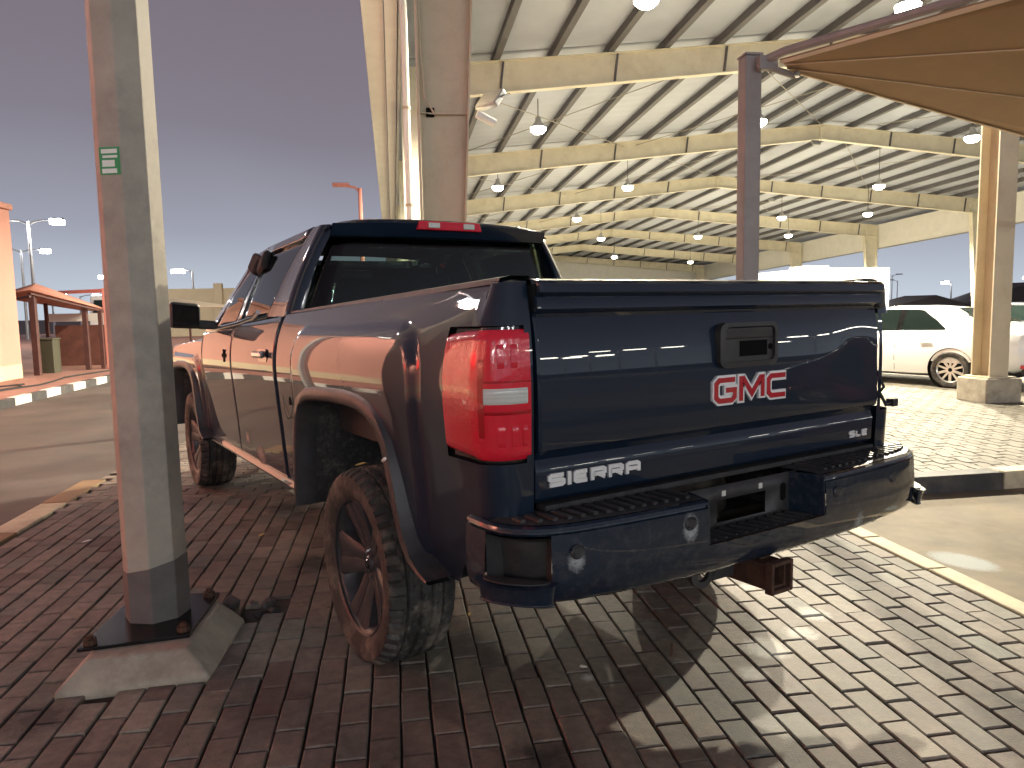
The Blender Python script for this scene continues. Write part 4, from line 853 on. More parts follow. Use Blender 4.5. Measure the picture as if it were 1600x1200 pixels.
for x in (-.105, .115): mb = MB(TR); mb.box((x, .930, 1.868), (.07, .012, .03)); mb.build('cargo_light', M['clearlens'], hso, bevel=.004)
mb = MB(TR); rows = []
for i in range(9):
    t = i / 8; rows.append([((.88 - .20 * t) * u, 3.15 - .62 * t + (.20 - .05 * t) * (1 - u * u), 1.27 + .55 * t) for u in np.linspace(-1, 1, 13)])
mb.grid([r[::-1] for r in rows]); mb.build('windscreen', M['glassc'], trk, 60, thick=.004)
# bonnet and nose
mb = MB(TR); rows = []
for i, y in enumerate(np.linspace(3.14, 4.62, 16)):
    t = i / 15; row = []
    for u in np.linspace(-1, 1, 25): row.append(((.945 - .02 * t) * u, y + .16 * (1 - u * u) * t, 1.265 - .10 * t ** 2 + .055 * (1 - abs(u) ** 3) + .018 * math.exp(-((abs(u) - .55) / .1) ** 2) - .012 * abs(u) ** 12))
    rows.append(row)
mb.grid(rows); mb.build('bonnet', M['paint'], trk, 50)
mb = MB(TR); rows = []
for z in np.linspace(.55, 1.19, 8): rows.append([(.93 * u, 4.60 + .20 * (1 - abs(u) ** 4) - .05 * abs(z - .8), z) for u in np.linspace(-1, 1, 17)])
mb.grid([r[::-1] for r in rows]); mb.build('front_fascia', M['paint'], trk, 50)
mb = MB(TR); mb.box((0, 4.80, 1.0), (1.05, .04, .26)); mb.build('grille', M['chrome'], trk, bevel=.02)
for s_ in (-1, 1): mb = MB(TR); mb.box((s_ * .74, 4.70, 1.02), (.3, .12, .22)); mb.build('headlamp', M['clearlens'], trk, bevel=.03)
# --- tail lamp (left); the right one is missing
def lamp_patch(name, i0, i1, z0, z1, m, off, parent, curve=True, nz=10):
    mb = MB(TR); rows = []
    for i in range(i0, i1):
        p = CPATH[i]; f = (i - 4) / 14
        zt = z1 - (.008 * max(0, 1 - f * 3.5) ** 2 if curve and z1 > 1.2 else 0); zb2 = z0 + (.012 * max(0, 1 - f * 3) if curve and z0 < 1 else 0)
        rows.append([cpt(p, zb2 + (zt - zb2) * k / nz, off - (.010 if k in (0, nz) else 0)) for k in range(nz + 1)])
    mb.grid(rows); return mb.build(name, m, parent, 50)
housing = MB(TR); housing.grid([[cpt(p, LZ0 - .01 + (LZ1 - LZ0 + .02) * k / 8, -.012) for k in range(9)] for p in CPATH[2:]])
tl = housing.build('tail_lamp', M['gloss'], trk, 50)
lens_ = lamp_patch('lens', 3, 19, .936, 1.304, M['redlens'], .003, tl, True, 24)
lamp_patch('lens_band', 10, 19, 1.060, 1.084, M['reddeep'], .0042, tl, False, 3); lamp_patch('lens_band', 10, 19, 1.153, 1.166, M['reddeep'], .0042, tl, False, 3)
lamp_patch('reversing_lens', 10, 18, 1.090, 1.148, M['clearlens'], .0062, tl, False, 6)
for z_ in (1.102, 1.113, 1.124, 1.135): lamp_patch('lens_rib', 10, 18, z_, z_ + .003, M['clearlens'], .0082, tl, False, 2)
lamp_patch('lens_edge', 9, 11, .955, 1.27, M['reddeep'], .0042, tl, False, 6)
for i_ in (12, 14, 16): lamp_patch('lens_inner', i_, i_ + 2, .965, 1.045, M['redlens'], .0052, tl, False, 6)
for i_ in (12, 14): lamp_patch('lens_inner', i_, i_ + 2, 1.185, 1.275, M['redlens'], .0050, tl, False, 6)
# broken right lamp opening: inner metal and hanging wires
mb = MB(TR); mb.box((.80, -.86, 1.12), (.015, .34, .5)); mb.build('lamp_opening_panel', M['dark'], trk)
mb = MB(TR); mb.tube([(.80, -1.0, 1.11), (.845, -1.10, 1.09), (.855, -1.13, 1.02), (.835, -1.10, .965), (.80, -1.0, .95)], .006, 6); mb.tube([(.82, -1.05, 1.03), (.85, -1.12, .99), (.86, -1.14, .945), (.885, -1.14, .955)], .007, 6); mb.box((.90, -1.14, .955), (.035, .03, .03)); mb.build('hanging_wire', M['cable'], trk)
mb = MB(TR); mb.hexa([(.805, -1.135, 1.335), (.865, -1.125, 1.335), (.865, -1.05, 1.335), (.805, -1.05, 1.335), (.80, -1.14, 1.425), (.85, -1.13, 1.42), (.85, -1.05, 1.42), (.80, -1.05, 1.425)]); mb.build('bed_end_cap', M['plastic'], trk, bevel=.012)
# --- bed
mb = MB(TR); mb.box((0, -.04, .84), (1.60, 2.05, .03)); mb.build('bed_floor', M['plastic'], trk)
mb = MB(TR); mb.box((0, .99, 1.13), (1.64, .03, .58)); mb.build('bed_front_wall', M['paint'], trk)
for s_ in (-1, 1):
    mb = MB(TR); mb.box((s_ * .80, -.04, 1.13), (.02, 2.04, .58)); mb.build('bed_inner_wall', M['plastic'], trk)
    mb = MB(TR); rows = []
    for y in np.linspace(1.0, -1.06, 24): rows.append([(s_ * .905, y, ztop(y) + .000), (s_ * .90, y, ztop(y) + .016), (s_ * .87, y, ztop(y) + .022), (s_ * .80, y, ztop(y) + .022), (s_ * .79, y, ztop(y) - .02)])
    mb.grid(rows if s_ < 0 else [r[::-1] for r in rows]); mb.build('rail_cap', M['plastic'], trk, 50)
# --- tailgate
TGP = [(.795, -1.07), (.80, -1.098), (.812, -1.108), (.86, -1.110), (.898, -1.112), (.912, -1.106), (.925, -1.100), (.938, -1.108), (.955, -1.126), (.98, -1.130), (1.06, -1.131), (1.14, -1.129), (1.22, -1.125), (1.28, -1.119), (1.318, -1.111), (1.335, -1.106), (1.345, -1.110), (1.352, -1.128), (1.358, -1.134), (1.385, -1.132), (1.392, -1.128), (1.398, -1.140), (1.404, -1.148), (1.428, -1.144), (1.438, -1.132), (1.444, -1.10), (1.444, -1.05)]
def tg_y(z): return float(np.interp(z, [p[0] for p in TGP[:-2]], [p[1] for p in TGP[:-2]]))
mb = MB(TR); rows = []
for x in [-.822, -.820, -.812] + list(np.linspace(-.79, .79, 60)) + [.812, .820, .822]:
    e_ = .018 if abs(x) > .8205 else (.006 if abs(x) > .816 else 0); d_ = .006 * math.exp(-((x - .70) / .13) ** 2)
    rows.append([(x, y + e_ + d_ * math.exp(-((z - 1.12) / .10) ** 2) * 1.6 - .004 * (1 - (x / .82) ** 2), z) for z, y in TGP])
mb.grid([r[::-1] for r in rows]); tg = mb.build('tailgate', M['paint'], trk, 28, thick=.0)
mb = MB(TR); mb.box((0, -1.075, 1.12), (1.62, .04, .62)); mb.build('tailgate_inner', M['plastic'], trk)
def rrect(x0, x1, z0, z1, r, n=6):
    P = []
    for cx, cz, g0 in ((x1 - r, z1 - r, 0), (x0 + r, z1 - r, 90), (x0 + r, z0 + r, 180), (x1 - r, z0 + r, 270)):
        for k in range(n + 1): g = math.radians(g0 + 90 * k / n); P.append((cx + r * math.cos(g), cz + r * math.sin(g)))
    return P
def ring_frame(outer, inner, y0, y1, y2, m, parent, name):
    mb = MB(TR); n = len(outer); vs = []
    for P, y in ((outer, y0), (outer, y1), (inner, y1 - .002), (inner, y2)): vs += [(x, y, z) for x, z in P]
    mb.add(vs, [(L_ * n + i, L_ * n + (i + 1) % n, (L_ + 1) * n + (i + 1) % n, (L_ + 1) * n + i) for L_ in range(3) for i in range(n)]); return mb.build(name, m, parent, 35)
hx0, hx1, hz0, hz1 = -.110, .178, 1.150, 1.300
hb_ = ring_frame(rrect(hx0, hx1, hz0, hz1, .03), rrect(hx0 + .022, hx1 - .018, hz0 + .018, hz1 - .014, .02), -1.125, -1.150, -1.138, M['plastic'], tg, 'handle_bezel')
mb = MB(TR); mb.box((.036, -1.134, 1.225), (.25, .014, .118)); mb.build('handle_back', M['plastic'], tg)
mb = MB(TR); mb.hexa([(-.086, -1.146, 1.245), (.156, -1.146, 1.245), (.156, -1.13, 1.245), (-.086, -1.13, 1.245), (-.080, -1.150, 1.284), (.150, -1.150, 1.284), (.150, -1.13, 1.284), (-.080, -1.13, 1.284)]); mb.build('handle', M['plastic'], tg, bevel=.006)
mb = MB(TR); mb.box((.060, -1.1425, 1.212), (.135, .004, .052)); mb.build('handle_hole', M['black'], tg)
mb = MB(TR); mb.lathe([(.001, -1.1445), (.010, -1.1445), (.011, -1.141)], 12, 'Y', (.147, 0, 1.214)); mb.build('key_hole', M['black'], tg)
# letters
STROKE = {'S': [[(1, 1), (.12, 1), (0, .88), (0, .62), (.12, .5), (.88, .5), (1, .38), (1, .12), (.88, 0), (0, 0)]], 'I': [[(.5, 0), (.5, 1)]], 'E': [[(1, 1), (.12, 1), (0, .88), (0, .12), (.12, 0), (1, 0)], [(0, .5), (.92, .5)]],
          'R': [[(0, 0), (0, 1), (.88, 1), (1, .88), (1, .56), (.88, .44), (.06, .44)], [(.5, .44), (1, 0)]], 'A': [[(0, 0), (0, .86), (.14, 1), (.86, 1), (1, .86), (1, 0)], [(0, .42), (1, .42)]], 'L': [[(0, 1), (0, .12), (.12, 0), (1, 0)]],
          'G': [[(1, 1), (.16, 1), (0, .84), (0, .16), (.16, 0), (.84, 0), (1, .16), (1, .5), (.52, .5)]], 'M': [[(0, 0), (0, 1), (.1, 1), (.5, .22), (.9, 1), (1, 1), (1, 0)]], 'C': [[(1, 1), (.16, 1), (0, .84), (0, .16), (.16, 0), (1, 0)]]}
def letter(ch, x, z, wd, ht, th, y, dep, m, name, parent, grow=0):
    mb = MB(TR); kk = 0
    for pl in STROKE[ch]:
        P = [Vector((x + th / 2 + (wd - th) * u, z + th / 2 + (ht - th) * v)) for u, v in pl]; hw_ = th / 2 + grow
        # offset polyline into a ribbon
        Lp, Rp = [], []
        for i, p in enumerate(P):
            d0 = (P[i] - P[i - 1]).normalized() if i else (P[1] - P[0]).normalized(); d1 = (P[i + 1] - P[i]).normalized() if i < len(P) - 1 else d0
            n0, n1 = Vector((-d0.y, d0.x)), Vector((-d1.y, d1.x)); n_ = (n0 + n1); n_ = n_.normalized() / max(.45, n_.normalized().dot(n0))
            q = p - d0 * (th * .42 + grow if i == 0 and len(pl) > 2 and ch not in 'SECGL' else (grow if i == 0 else 0)) + (d0 * grow if i == len(P) - 1 else Vector((0, 0)))
            if ch == 'I': q = q + d0 * (th / 2) * (1 if i else -1)
            Lp.append(q + n_ * hw_); Rp.append(q - n_ * hw_)
        dd = dep + kk * .0004; kk += 1; n = len(P); vs = []
        for lst, yy in ((Lp, y), (Rp, y), (Lp, y - dd), (Rp, y - dd)): vs += [(q.x, yy, q.y) for q in lst]
        fs = []
        for i in range(n - 1): fs += [(2 * n + i, 2 * n + i + 1, 3 * n + i + 1, 3 * n + i), (i, i + 1, 2 * n + i + 1, 2 * n + i), (n + i + 1, n + i, 3 * n + i, 3 * n + i + 1)]
        fs += [(0, 2 * n, 3 * n, n), (n - 1, 2 * n - 1, 4 * n - 1, 3 * n - 1)]
        mb.add(vs, fs)
    return mb.build(name, m, parent, 30)
for i, (ch, x, wd) in enumerate((('G', -.132, .108), ('M', -.012, .128), ('C', .128, .108))):
    yb = tg_y(1.08) - .003
    c = letter(ch, x, 1.032, wd, .088, .021, yb, .010, M['bchrome'], 'badge_letter', tg, grow=.0065); letter(ch, x, 1.032, wd, .088, .019, yb - .0095, .0035, M['badgered'], 'badge_letter_face', tg, grow=-.001)
x = -.785
for ch, wd in (('S', .062), ('I', .0135), ('E', .056), ('R', .060), ('R', .060), ('A', .060)): letter(ch, x, .842, wd, .040, .0125, tg_y(.862) - .002, .007, M['bchrome'], 'name_letter', tg); x += wd + .0085
x = .655
for ch, wd in (('S', .038), ('L', .032), ('E', .036)): letter(ch, x, .832, wd, .026, .0075, tg_y(.845) - .003, .005, M['bchrome'], 'trim_letter', tg); x += wd + .006
def TRB(v): return TR((v[0], v[1], .548 + (v[2] - .548) * .885 if v[2] > .548 else v[2]))
# --- rear bumper
BP = [(.985, -.99), (.987, -1.05), (.984, -1.10), (.972, -1.15), (.95, -1.19), (.915, -1.225), (.87, -1.25), (.80, -1.27), (.70, -1.283), (.60, -1.292), (.48, -1.30), (.36, -1.305)]
XR0, XR1 = -.33, .235
bx = [(-x, y) for x, y in BP] + [(XR0, -1.306), (XR0 + .001, -1.306)] + [(x_, -1.308) for x_ in np.linspace(XR0 + .05, XR1 - .05, 8)] + [(XR1 - .001, -1.306), (XR1, -1.306)] + [(x, y) for x, y in BP[::-1]]
BZ = [(.548, -.05), (.553, -.022), (.572, -.004), (.61, .004), (.645, .008), (.68, .008), (.72, .006), (.755, .004), (.772, .003), (.776, -.005), (.781, -.006), (.785, .001), (.793, -.002), (.799, -.014)]
def bnorm(i):
    a, b = Vector(bx[max(i - 1, 0)]), Vector(bx[min(i + 1, len(bx) - 1)]); t = (b - a).normalized(); return Vector((t.y, -t.x))
NB = len(bx); kL, kR = len(BP), NB - len(BP) - 1
rows = []
for i, (x, y) in enumerate(bx):
    n_ = bnorm(i); rows.append([(x + n_.x * o, y + n_.y * o, z + (.018 * (1 - min(1, abs(x) / .9) ** 2) * -1 if z < .6 else 0)) for z, o in BZ])
def bskip(i, j):
    if kL <= i < kR and 4 <= j: return True
    xa = min(abs(bx[i][0]), abs(bx[i + 1][0]))
    return (2 <= i <= 5 or 2 <= NB - 2 - i <= 5) and 2 <= j < 8
mb = MB(TRB); mb.grid([r for r in rows], bskip); bump = mb.build('rear_bumper', M['bpaint'], trk, 40)
for side_ in (0, 1):                                  # corner step pockets with rounded treads
    idx = list(range(2, 7)) if side_ == 0 else list(range(NB - 7, NB - 2))
    mb = MB(TRB); R_ = []
    for i in idx:
        n_ = bnorm(i); x, y = bx[i]
        if i == idx[0]: R_.append([(x + n_.x * o, y + n_.y * o, z) for z, o in ((.572, 0), (.60, .002), (.61, .002), (.70, .002), (.74, .002), (.755, .002), (.765, .002))])
        R_.append([(x + n_.x * o, y + n_.y * o, z) for z, o in ((.572, 0), (.60, -.03), (.61, -.06), (.70, -.055), (.74, -.045), (.755, -.02), (.765, .002))])
        if i == idx[-1]: R_.append([(x + n_.x * o, y + n_.y * o, z) for z, o in ((.572, 0), (.60, .002), (.61, .002), (.70, .002), (.74, .002), (.755, .002), (.765, .002))])
    mb.grid(R_); mb.build('step_pocket', M['plastic'], bump, 40)
    mb = MB(TRB); mid = idx[len(idx) // 2]; n_ = bnorm(mid); c = Vector(bx[mid]); t = Vector((-n_.y, n_.x)); top_, bot_ = [], []
    for k in range(17):
        g = math.pi * k / 16; e_ = c + t * (.115 * math.cos(g)) + n_ * (.055 * math.sin(g) - .012); top_.append((e_.x, e_.y, .632 - .012 * math.sin(g))); e2 = c + t * (.105 * math.cos(g)) + n_ * (.038 * math.sin(g) - .012); bot_.append((e2.x, e2.y, .562))
    ns = len(top_); mb.add(top_ + bot_, [list(range(ns)), list(range(ns, 2 * ns))[::-1]] + [(k, k + 1, ns + k + 1, ns + k) for k in range(ns - 1)] + [(0, ns, 2 * ns - 1, ns - 1)]); so_ = mb.build('corner_step', M['bpaint'], bump, 40, .008)
    mb = MB(TRB); mb.prism([(c.x + (p[0] - c.x) * .86 - n_.x * .004, c.y + (p[1] - c.y) * .86 - n_.y * .004, .629) for p in top_], (0, 0, .005)); mb.build('tread', M['plastic'], bump, 30)
def step_pad(i0, i1, nm):
    mb = MB(TRB); R_ = []
    for i in range(i0, i1):
        n_ = bnorm(i); x, y = bx[i]; yy = y + n_.y * -.018; R_.append([(x + n_.x * -.018, yy, .801), (x * .985, min(yy + .04, -1.09), .803), (x * .96, -1.085, .803)])
    mb.grid([r for r in R_])
    xs = sorted((bx[i0][0], bx[i1 - 1][0]))
    xx = xs[0] + .07
    while xx < xs[1] - .03:
        yf = float(np.interp(abs(xx), [p[0] for p in BP[::-1][:-1]], [p[1] for p in BP[::-1][:-1]])) if abs(xx) > .36 else -1.305
        L_ = (-1.135) - (yf + .045); mb.box((xx, yf + .045 + L_ / 2, .808), (.016, L_, .010), .0); xx += .042
    return mb.build(nm, M['plastic'], bump, 35)
step_pad(2, kL + 1, 'step_pad'); step_pad(kR, NB - 2, 'step_pad')
# centre recess: back plate with number plate opening
cols = [XR0, -.24, -.165, .075, .16, XR1]; zr_ = [.640, .660, .745, .80]
mb = MB(TRB); rows = [[(x, -1.185, z) for z in zr_] for x in cols]; mb.grid([r for r in rows], lambda i, j: i == 2 and j == 1); mb.build('plate_panel', M['plastic'], bump, 30, thick=.006)
mb = MB(TRB); mb.add([(XR0, -1.306, .645), (XR1, -1.306, .645), (XR1, -1.185, .640), (XR0, -1.185, .640)], [(0, 1, 2, 3)])
for k in range(11): mb.box((XR0 + .04 + .047 * k, -1.245, .646), (.014, .095, .008), .25)
mb.build('recess_step', M['plastic'], bump, 30)
for xx, s_ in ((XR0, 1), (XR1, -1)): mb = MB(TRB); mb.hexa([(xx, -1.312, .642), (xx + s_ * .035, -1.186, .642), (xx + s_ * .04, -1.186, .642), (xx + s_ * .006, -1.312, .642), (xx, -1.305, .80), (xx + s_ * .035, -1.186, .80), (xx + s_ * .04, -1.186, .80), (xx + s_ * .006, -1.305, .80)]); mb.build('recess_wall', M['bpaint'], bump, 30)
mb = MB(TRB); mb.box((0, -1.10, .815), (1.60, .05, .018)); mb.build('tailgate_sill', M['plastic'], bump)
for x in (-.135, .045): mb = MB(TRB); mb.box((x, -1.191, .768), (.018, .006, .022)); mb.build('plate_clip', M['clearlens'], bump, bevel=.002)
mb = MB(TRB); mb.prism([(x, -1.1925, z) for x, z in rrect(.150, .178, .690, .760, .012)], (0, .002, 0)); mb.build('slot_hole', M['black'], bump, 0)
for i, (x, z) in enumerate(((-.80, .715), (-.405, .735), (.30, .725), (.66, .725))):
    yf = float(np.interp(abs(x), [p[0] for p in BP[::-1]], [p[1] for p in BP[::-1]])) - .008
    mb = MB(TRB); mb.lathe([(.001, -.004), (.014, -.004), (.016, -.002), (.020, -.004), (.024, 0)], 18, 'Y', (x, yf, z)); mb.build('parking_sensor', M['plastic'], bump)
# hitch receiver
ht = MB(TR); ox = -.02
ht.mi = 0
for dx, dz, w_, h_ in ((-.038, 0, .012, .088), (.038, 0, .012, .088), (0, .038, .064, .012), (0, -.038, .064, .012)): ht.box((ox + dx, -1.12, .475 + dz), (w_, .40, h_))
for dx, dz, w_, h_ in ((-.046, 0, .014, .106), (.046, 0, .014, .106), (0, .046, .078, .014), (0, -.046, .078, .014)): ht.box((ox + dx, -1.325, .475 + dz), (w_, .03, h_))
ht.box((ox, -1.24, .535), (.05, .06, .03)); hto = ht.build('hitch_receiver', M['rust'], trk, 30, .004)
mb = MB(TR); mb.lathe([(.030, -.008), (.052, -.008), (.052, .008), (.030, .008)], 20, 'Y', (ox - .225, -1.20, .50), close=True); mb.box((ox - .13, -1.20, .50), (.10, .016, .07)); mb.build('chain_loop', M['plastic'], hto, 40)
mb = MB(TR); mb.tube([(-.75, -1.02, .50), (.75, -1.02, .50)], .04, 8); mb.build('hitch_bar', M['rust'], hto)
# --- door furniture
mb = MB(TR); mb.box((-1.008, 1.30, 1.185), (.03, .19, .035)); mb.build('door_handle', M['chrome'], LRD, bevel=.012)
mb = MB(TR); mb.prism([(-.987, y, z) for y, z in rrect(1.20, 1.40, 1.145, 1.215, .03)], (.002, 0, 0)); mb.build('handle_cup', M['gloss'], LRD, 0)
mb = MB(TR); mb.box((-.986, 2.30, 1.155), (.006, .12, .025)); mb.box((-.987, 2.30, 1.155), (.006, .035, .085)); mb.build('handle_hole', M['black'], LFD, 0, .004)
mb = MB(TR); mb.tube([(-.945, 3.05, zbelt(3.05) + .008), (-.948, 2.5, zbelt(2.5) + .008), (-.95, 2.0, zbelt(2.0) + .010), (-.965, 1.55, zbelt(1.55) + .018), (-.975, 1.38, zbelt(1.38) + .042)], .013, 8); mb.build('belt_moulding', M['chrome'], trk)
mb = MB(TR); rows = []
for k in range(22): g = 2 * math.pi * k / 21; rows.append([(-(hw(.86, .97) + .0015), .86 + .088 * math.cos(g), .985 + .115 * math.sin(g)), (-(hw(.86, .97) + .0015), .86 + .082 * math.cos(g), .985 + .109 * math.sin(g))])
mb.grid(rows); mb.build('fuel_flap_seam', M['black'], trk, 0)
mb = MB(TR); mb.lathe([(.001, -.0), (.022, -.0)], 16, 'X', (-(hw(.82, .97) + .002), .82, .965)); mb.build('fuel_flap_hole', M['black'], trk, 0)
for s_ in (-1, 1):
    mb = MB(TR); mb.hexa([(s_ * 1.04, 2.730, 1.335), (s_ * 1.245, 2.700, 1.345), (s_ * 1.25, 2.800, 1.35), (s_ * 1.04, 2.850, 1.335), (s_ * 1.035, 2.730, 1.51), (s_ * 1.235, 2.700, 1.53), (s_ * 1.24, 2.790, 1.525), (s_ * 1.035, 2.840, 1.505)]); mi = mb.build('mirror', M['plastic'], trk, bevel=.03, seg=3)
    mb = MB(TR); mb.hexa([(s_ * .93, 2.750, 1.325), (s_ * 1.06, 2.740, 1.335), (s_ * 1.06, 2.820, 1.335), (s_ * .93, 2.860, 1.325), (s_ * .93, 2.750, 1.385), (s_ * 1.06, 2.740, 1.40), (s_ * 1.06, 2.820, 1.40), (s_ * .93, 2.860, 1.39)]); mb.build('mirror_arm', M['plastic'], mi, bevel=.015)
    mb = MB(TR); mb.hexa([(s_ * 1.055, 2.723, 1.355), (s_ * 1.228, 2.696, 1.365), (s_ * 1.228, 2.702, 1.365), (s_ * 1.055, 2.730, 1.355), (s_ * 1.05, 2.723, 1.49), (s_ * 1.222, 2.696, 1.508), (s_ * 1.222, 2.702, 1.508), (s_ * 1.05, 2.730, 1.49)]); mb.build('mirror_glass', M['gloss'], mi)
mb = MB(TR)
for dx, dy, dz, r in ((0, 0, 0, .3), (.01, -.17, -.005, -.25)):
    R = Matrix.Rotation(r, 3, 'X') @ Matrix.Rotation(.35, 3, 'Y'); mb.box((-.775 + dx, 2.20 + dy, 1.745 + dz), (.05, .15, .13), R=R)
tag(mb.build('cloth_pad', M['seat'], None, 40, .03, 3), 'two black padded lumps clamped over the top of the door windows', 'pad')
# --- interior
for x, y in ((-.42, 2.15), (.42, 2.15)): mb = MB(TR); mb.box((x, y, 1.22), (.50, .16, .62), R=Matrix.Rotation(.18, 3, 'X')); mb.build('front_seat_back', M['seat'], trk, bevel=.05, seg=3)
for x, y, z in ((-.42, 2.05, 1.60), (.42, 2.05, 1.60), (-.5, 1.22, 1.48), (.5, 1.22, 1.48), (0, 1.22, 1.44)): mb = MB(TR); mb.box((x, y, z), (.27, .09, .17)); mb.build('head_rest', M['seat'], trk, bevel=.035, seg=3)
mb = MB(TR); mb.box((0, 1.28, 1.13), (1.5, .15, .60), R=Matrix.Rotation(.12, 3, 'X')); mb.build('rear_bench_back', M['seat'], trk, bevel=.05, seg=3)
mb = MB(TR); mb.box((0, 2.92, 1.12), (1.6, .40, .26)); mb.build('dashboard', M['seat'], trk, bevel=.05, seg=3)
mb = MB(TR); mb.lathe([(.17, -.014), (.185, 0), (.17, .014), (.155, 0)], 24, 'Y', (-.42, 2.72, 1.22), close=True); mb.build('steering_wheel', M['seat'], trk)
mb = MB(TR); mb.box((0, 1.75, 1.835), (1.24, 1.35, .012)); mb.build('head_lining', M['seat'], trk)
mb = MB(TR); mb.box((0, 2.1, .60), (1.7, 2.1, .05)); mb.build('cab_floor', M['dark'], trk)
mb = MB(TR); mb.box((.02, 2.50, 1.70), (.24, .03, .07)); mb.build('rear_view_mirror', M['gloss'], trk, bevel=.015)
# --- underbody
for s_ in (-1, 1): mb = MB(TR); mb.box((s_ * .42, 1.75, .54), (.09, 5.6, .15)); mb.build('frame_rail', M['dark'], trk, bevel=.01)
for y in (-.9, .3, 1.3, 2.4): mb = MB(TR); mb.box((0, y, .54), (.86, .09, .09)); mb.build('cross_member', M['dark'], trk)
mb = MB(); mb.tube([(-.74, .02, .405), (.70, .02, .405)], .05, 10); mb.lathe([(.001, -.14), (.10, -.12), (.16, 0), (.10, .12), (.001, .14)], 14, 'X', (-.02, .02, .40)); mb.build('rear_axle', M['dark'], trk)
mb = MB(); mb.tube([(-.74, WB, .42), (.70, WB, .42)], .05, 10); mb.build('front_axle', M['dark'], trk)
for s_ in (-1, 1): mb = MB(TR); mb.hexa([(s_ * .50, -.75, .50), (s_ * .57, -.75, .50), (s_ * .57, .75, .46), (s_ * .50, .75, .46), (s_ * .50, -.75, .53), (s_ * .57, -.75, .53), (s_ * .57, .75, .50), (s_ * .50, .75, .50)]); mb.build('leaf_spring', M['dark'], trk)
mb = MB(TR); mb.lathe([(.19, -.08), (.26, -.12), (.36, -.11), (.39, -.05), (.39, .05), (.36, .11), (.26, .12), (.19, .08)], 36, 'Z', (-.02, -.58, .62)); mb.lathe([(.001, .02), (.20, .0), (.20, -.08)], 24, 'Z', (-.02, -.58, .62)); mb.build('spare_wheel', M['rubber'], trk)
mb = MB(TR); mb.box((.45, 1.7, .5), (.42, 1.1, .22)); mb.build('fuel_tank', M['dark'], trk, bevel=.05)
mb = MB(TR); mb.box((0, 3.4, .55), (1.0, 1.6, .25)); mb.build('engine_tray', M['dark'], trk, bevel=.05)
mb = MB(TR); mb.tube([(.35, 2.2, .42), (.35, .5, .44), (.62, .1, .56), (.62, -.6, .5), (.72, -.75, .45)], .04, 8); mb.build('exhaust_pipe', M['rust'], trk)
# --- wheels
TW = .268; TRD = .405
ups = np.linspace(-.5, .5, 41)
def tyre_mesh():
    tread = []
    for u in ups: tread.append((TRD - .020 * abs(2 * u) ** 6 - .004 * (2 * u) ** 2, float(u) * TW))
    inner = [(.275, -.5 * TW * .86), (.30, -.5 * TW * .98), (.34, -.5 * TW * 1.04), (.372, -.5 * TW * 1.03)]
    prof_ = inner + tread + [(r, -h) for r, h in inner[::-1]]; n0 = len(inner)
    def rad(i, k, r):
        j = i - n0
        if j < 0 or j >= 41: 
            return r + (.004 if (j in (-1, 41) and k % 4 < 2) else 0)
        u = ups[j]; g = 0
        for c in (-.27, -.09, .09, .27):
            if abs(u - c) < .020: g = .014
        if abs(u) > .33 and (k + (2 if u > 0 else 0)) % 4 == 0: g = .015
        if abs(u) <= .33 and g == 0 and (k + int(u * 14)) % 5 == 0 and (j % 3): g = .006
        return r - g
    mb = MB(); mb.lathe(prof_, 176, 'X', rad=rad); return mb
def wheel(x, y, s_):
    o = bpy.data.objects.new('wheel', TYM); COL.objects.link(o); o.parent = trk; o.location = (x, y, TRD - .004); o.rotation_euler = (random.uniform(0, 1.2), 0, 0 if s_ < 0 else math.pi)
    for nm, me in RIMP: c = bpy.data.objects.new(nm, me); COL.objects.link(c); c.parent = o
    return o
TYM = tyre_mesh().mesh('tyre', M['rubber'], 22)
RIMP = []
rb_ = MB(); rb_.lathe([(.272, -.118), (.282, -.124), (.284, -.116), (.270, -.104), (.258, -.09), (.250, -.04), (.245, .02), (.25, .11)], 64, 'X'); RIMP.append(('rim_barrel', rb_.mesh('rim_barrel', M['rim'], 40)))
bk = MB(); bk.lathe([(.001, .02), (.16, .02), (.16, .035), (.24, .04)], 40, 'X'); RIMP.append(('brake_disc', bk.mesh('brake_disc', M['dark'], 40)))
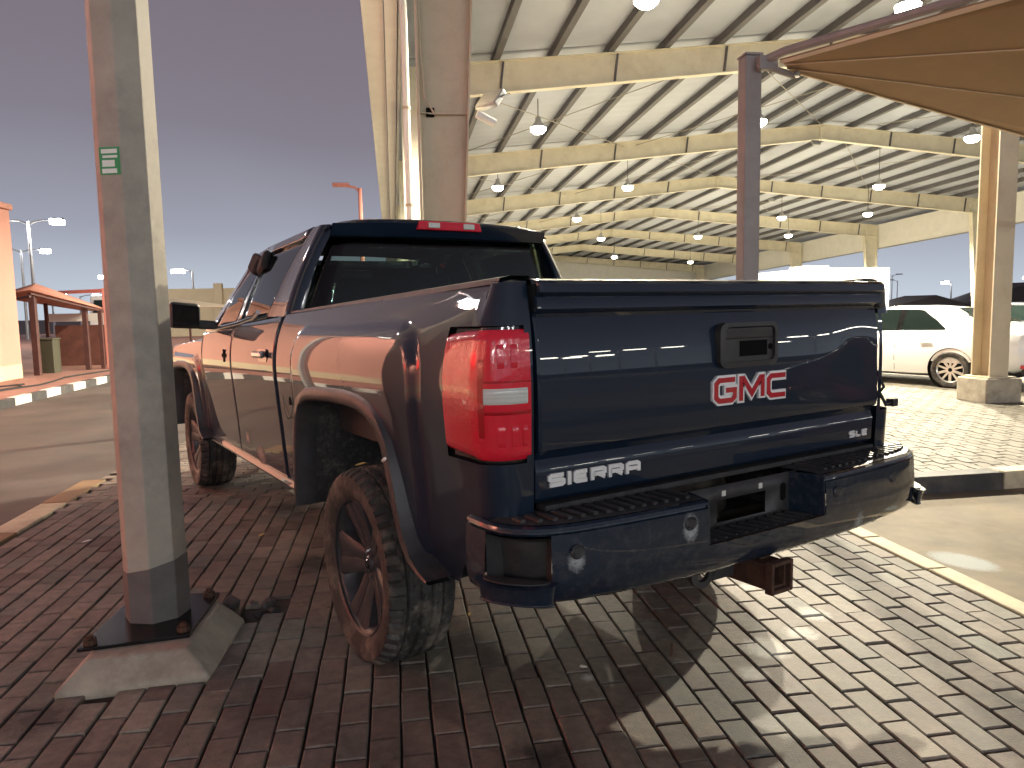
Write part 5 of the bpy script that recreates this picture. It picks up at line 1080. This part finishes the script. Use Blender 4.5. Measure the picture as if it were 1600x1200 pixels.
def spoke_mesh(k):
    mb = MB(); R = Matrix.Rotation(2 * math.pi * k / 5, 3, 'X'); st_ = []
    for r, w_, x, d in ((.045, .040, -.062, .05), (.09, .058, -.070, .05), (.14, .068, -.080, .045), (.19, .080, -.090, .045), (.235, .096, -.100, .04), (.262, .114, -.106, .035)): st_.append((r, w_, x, d))
    for sgn in (-1, 1):
        rows = []
        for r, w_, x, d in st_:
            i0 = w_ * (.17 if r > .16 else .05); a, b = sgn * i0, sgn * w_
            rows.append([tuple(R @ Vector(p)) for p in ((x + d, a, r), (x + .004, a, r), (x, a + (b - a) * .25, r), (x, a + (b - a) * .8, r), (x + .008, b, r), (x + d + .02, b + sgn * .004, r))])
        mb.grid(rows if sgn > 0 else [q[::-1] for q in rows])
    mb.grid([[tuple(R @ Vector((x + .007, -w_ * .25, r))), tuple(R @ Vector((x + .007, w_ * .25, r)))] for r, w_, x, d in st_])
    return mb.mesh('spoke', M['rim'], 35)
for k in range(5): RIMP.append(('spoke', spoke_mesh(k)))
hbm = MB(); hbm.lathe([(.001, -.076), (.028, -.075), (.033, -.070), (.035, -.064), (.07, -.064), (.078, -.055), (.078, .0)], 32, 'X'); RIMP.append(('hub', hbm.mesh('hub', M['rim'], 35)))
cpm = MB(); cpm.lathe([(.001, -.082), (.018, -.081), (.022, -.076)], 20, 'X'); RIMP.append(('centre_cap', cpm.mesh('centre_cap', M['gloss'], 35)))
for k in range(6):
    nm_ = MB(); g = 2 * math.pi * (k + .3) / 6; nm_.lathe([(.001, -.074), (.008, -.073), (.009, -.055)], 8, 'X', (0, .055 * math.cos(g), .055 * math.sin(g))); RIMP.append(('wheel_nut', nm_.mesh('wheel_nut', M['chrome'] if k == 0 else M['rim'], 35)))
for y in (.02, WB): wheel(-.862, y, -1); wheel(.812, y, 1)
tw_ = MB(TR); tw_.tube([(-1.04, -.50, .865), (-1.06, -.57, .885)], .006, 5); tag(tw_.build('white_twig', M['stickw']), 'white splinter stuck on the rear wheel arch flare', 'splinter')
leafy('leaf', 0, 0, .03, M['leaf'], 'dry leaf caught on top of the rear tyre', 'leaf', world=(-.93, .06, .812))
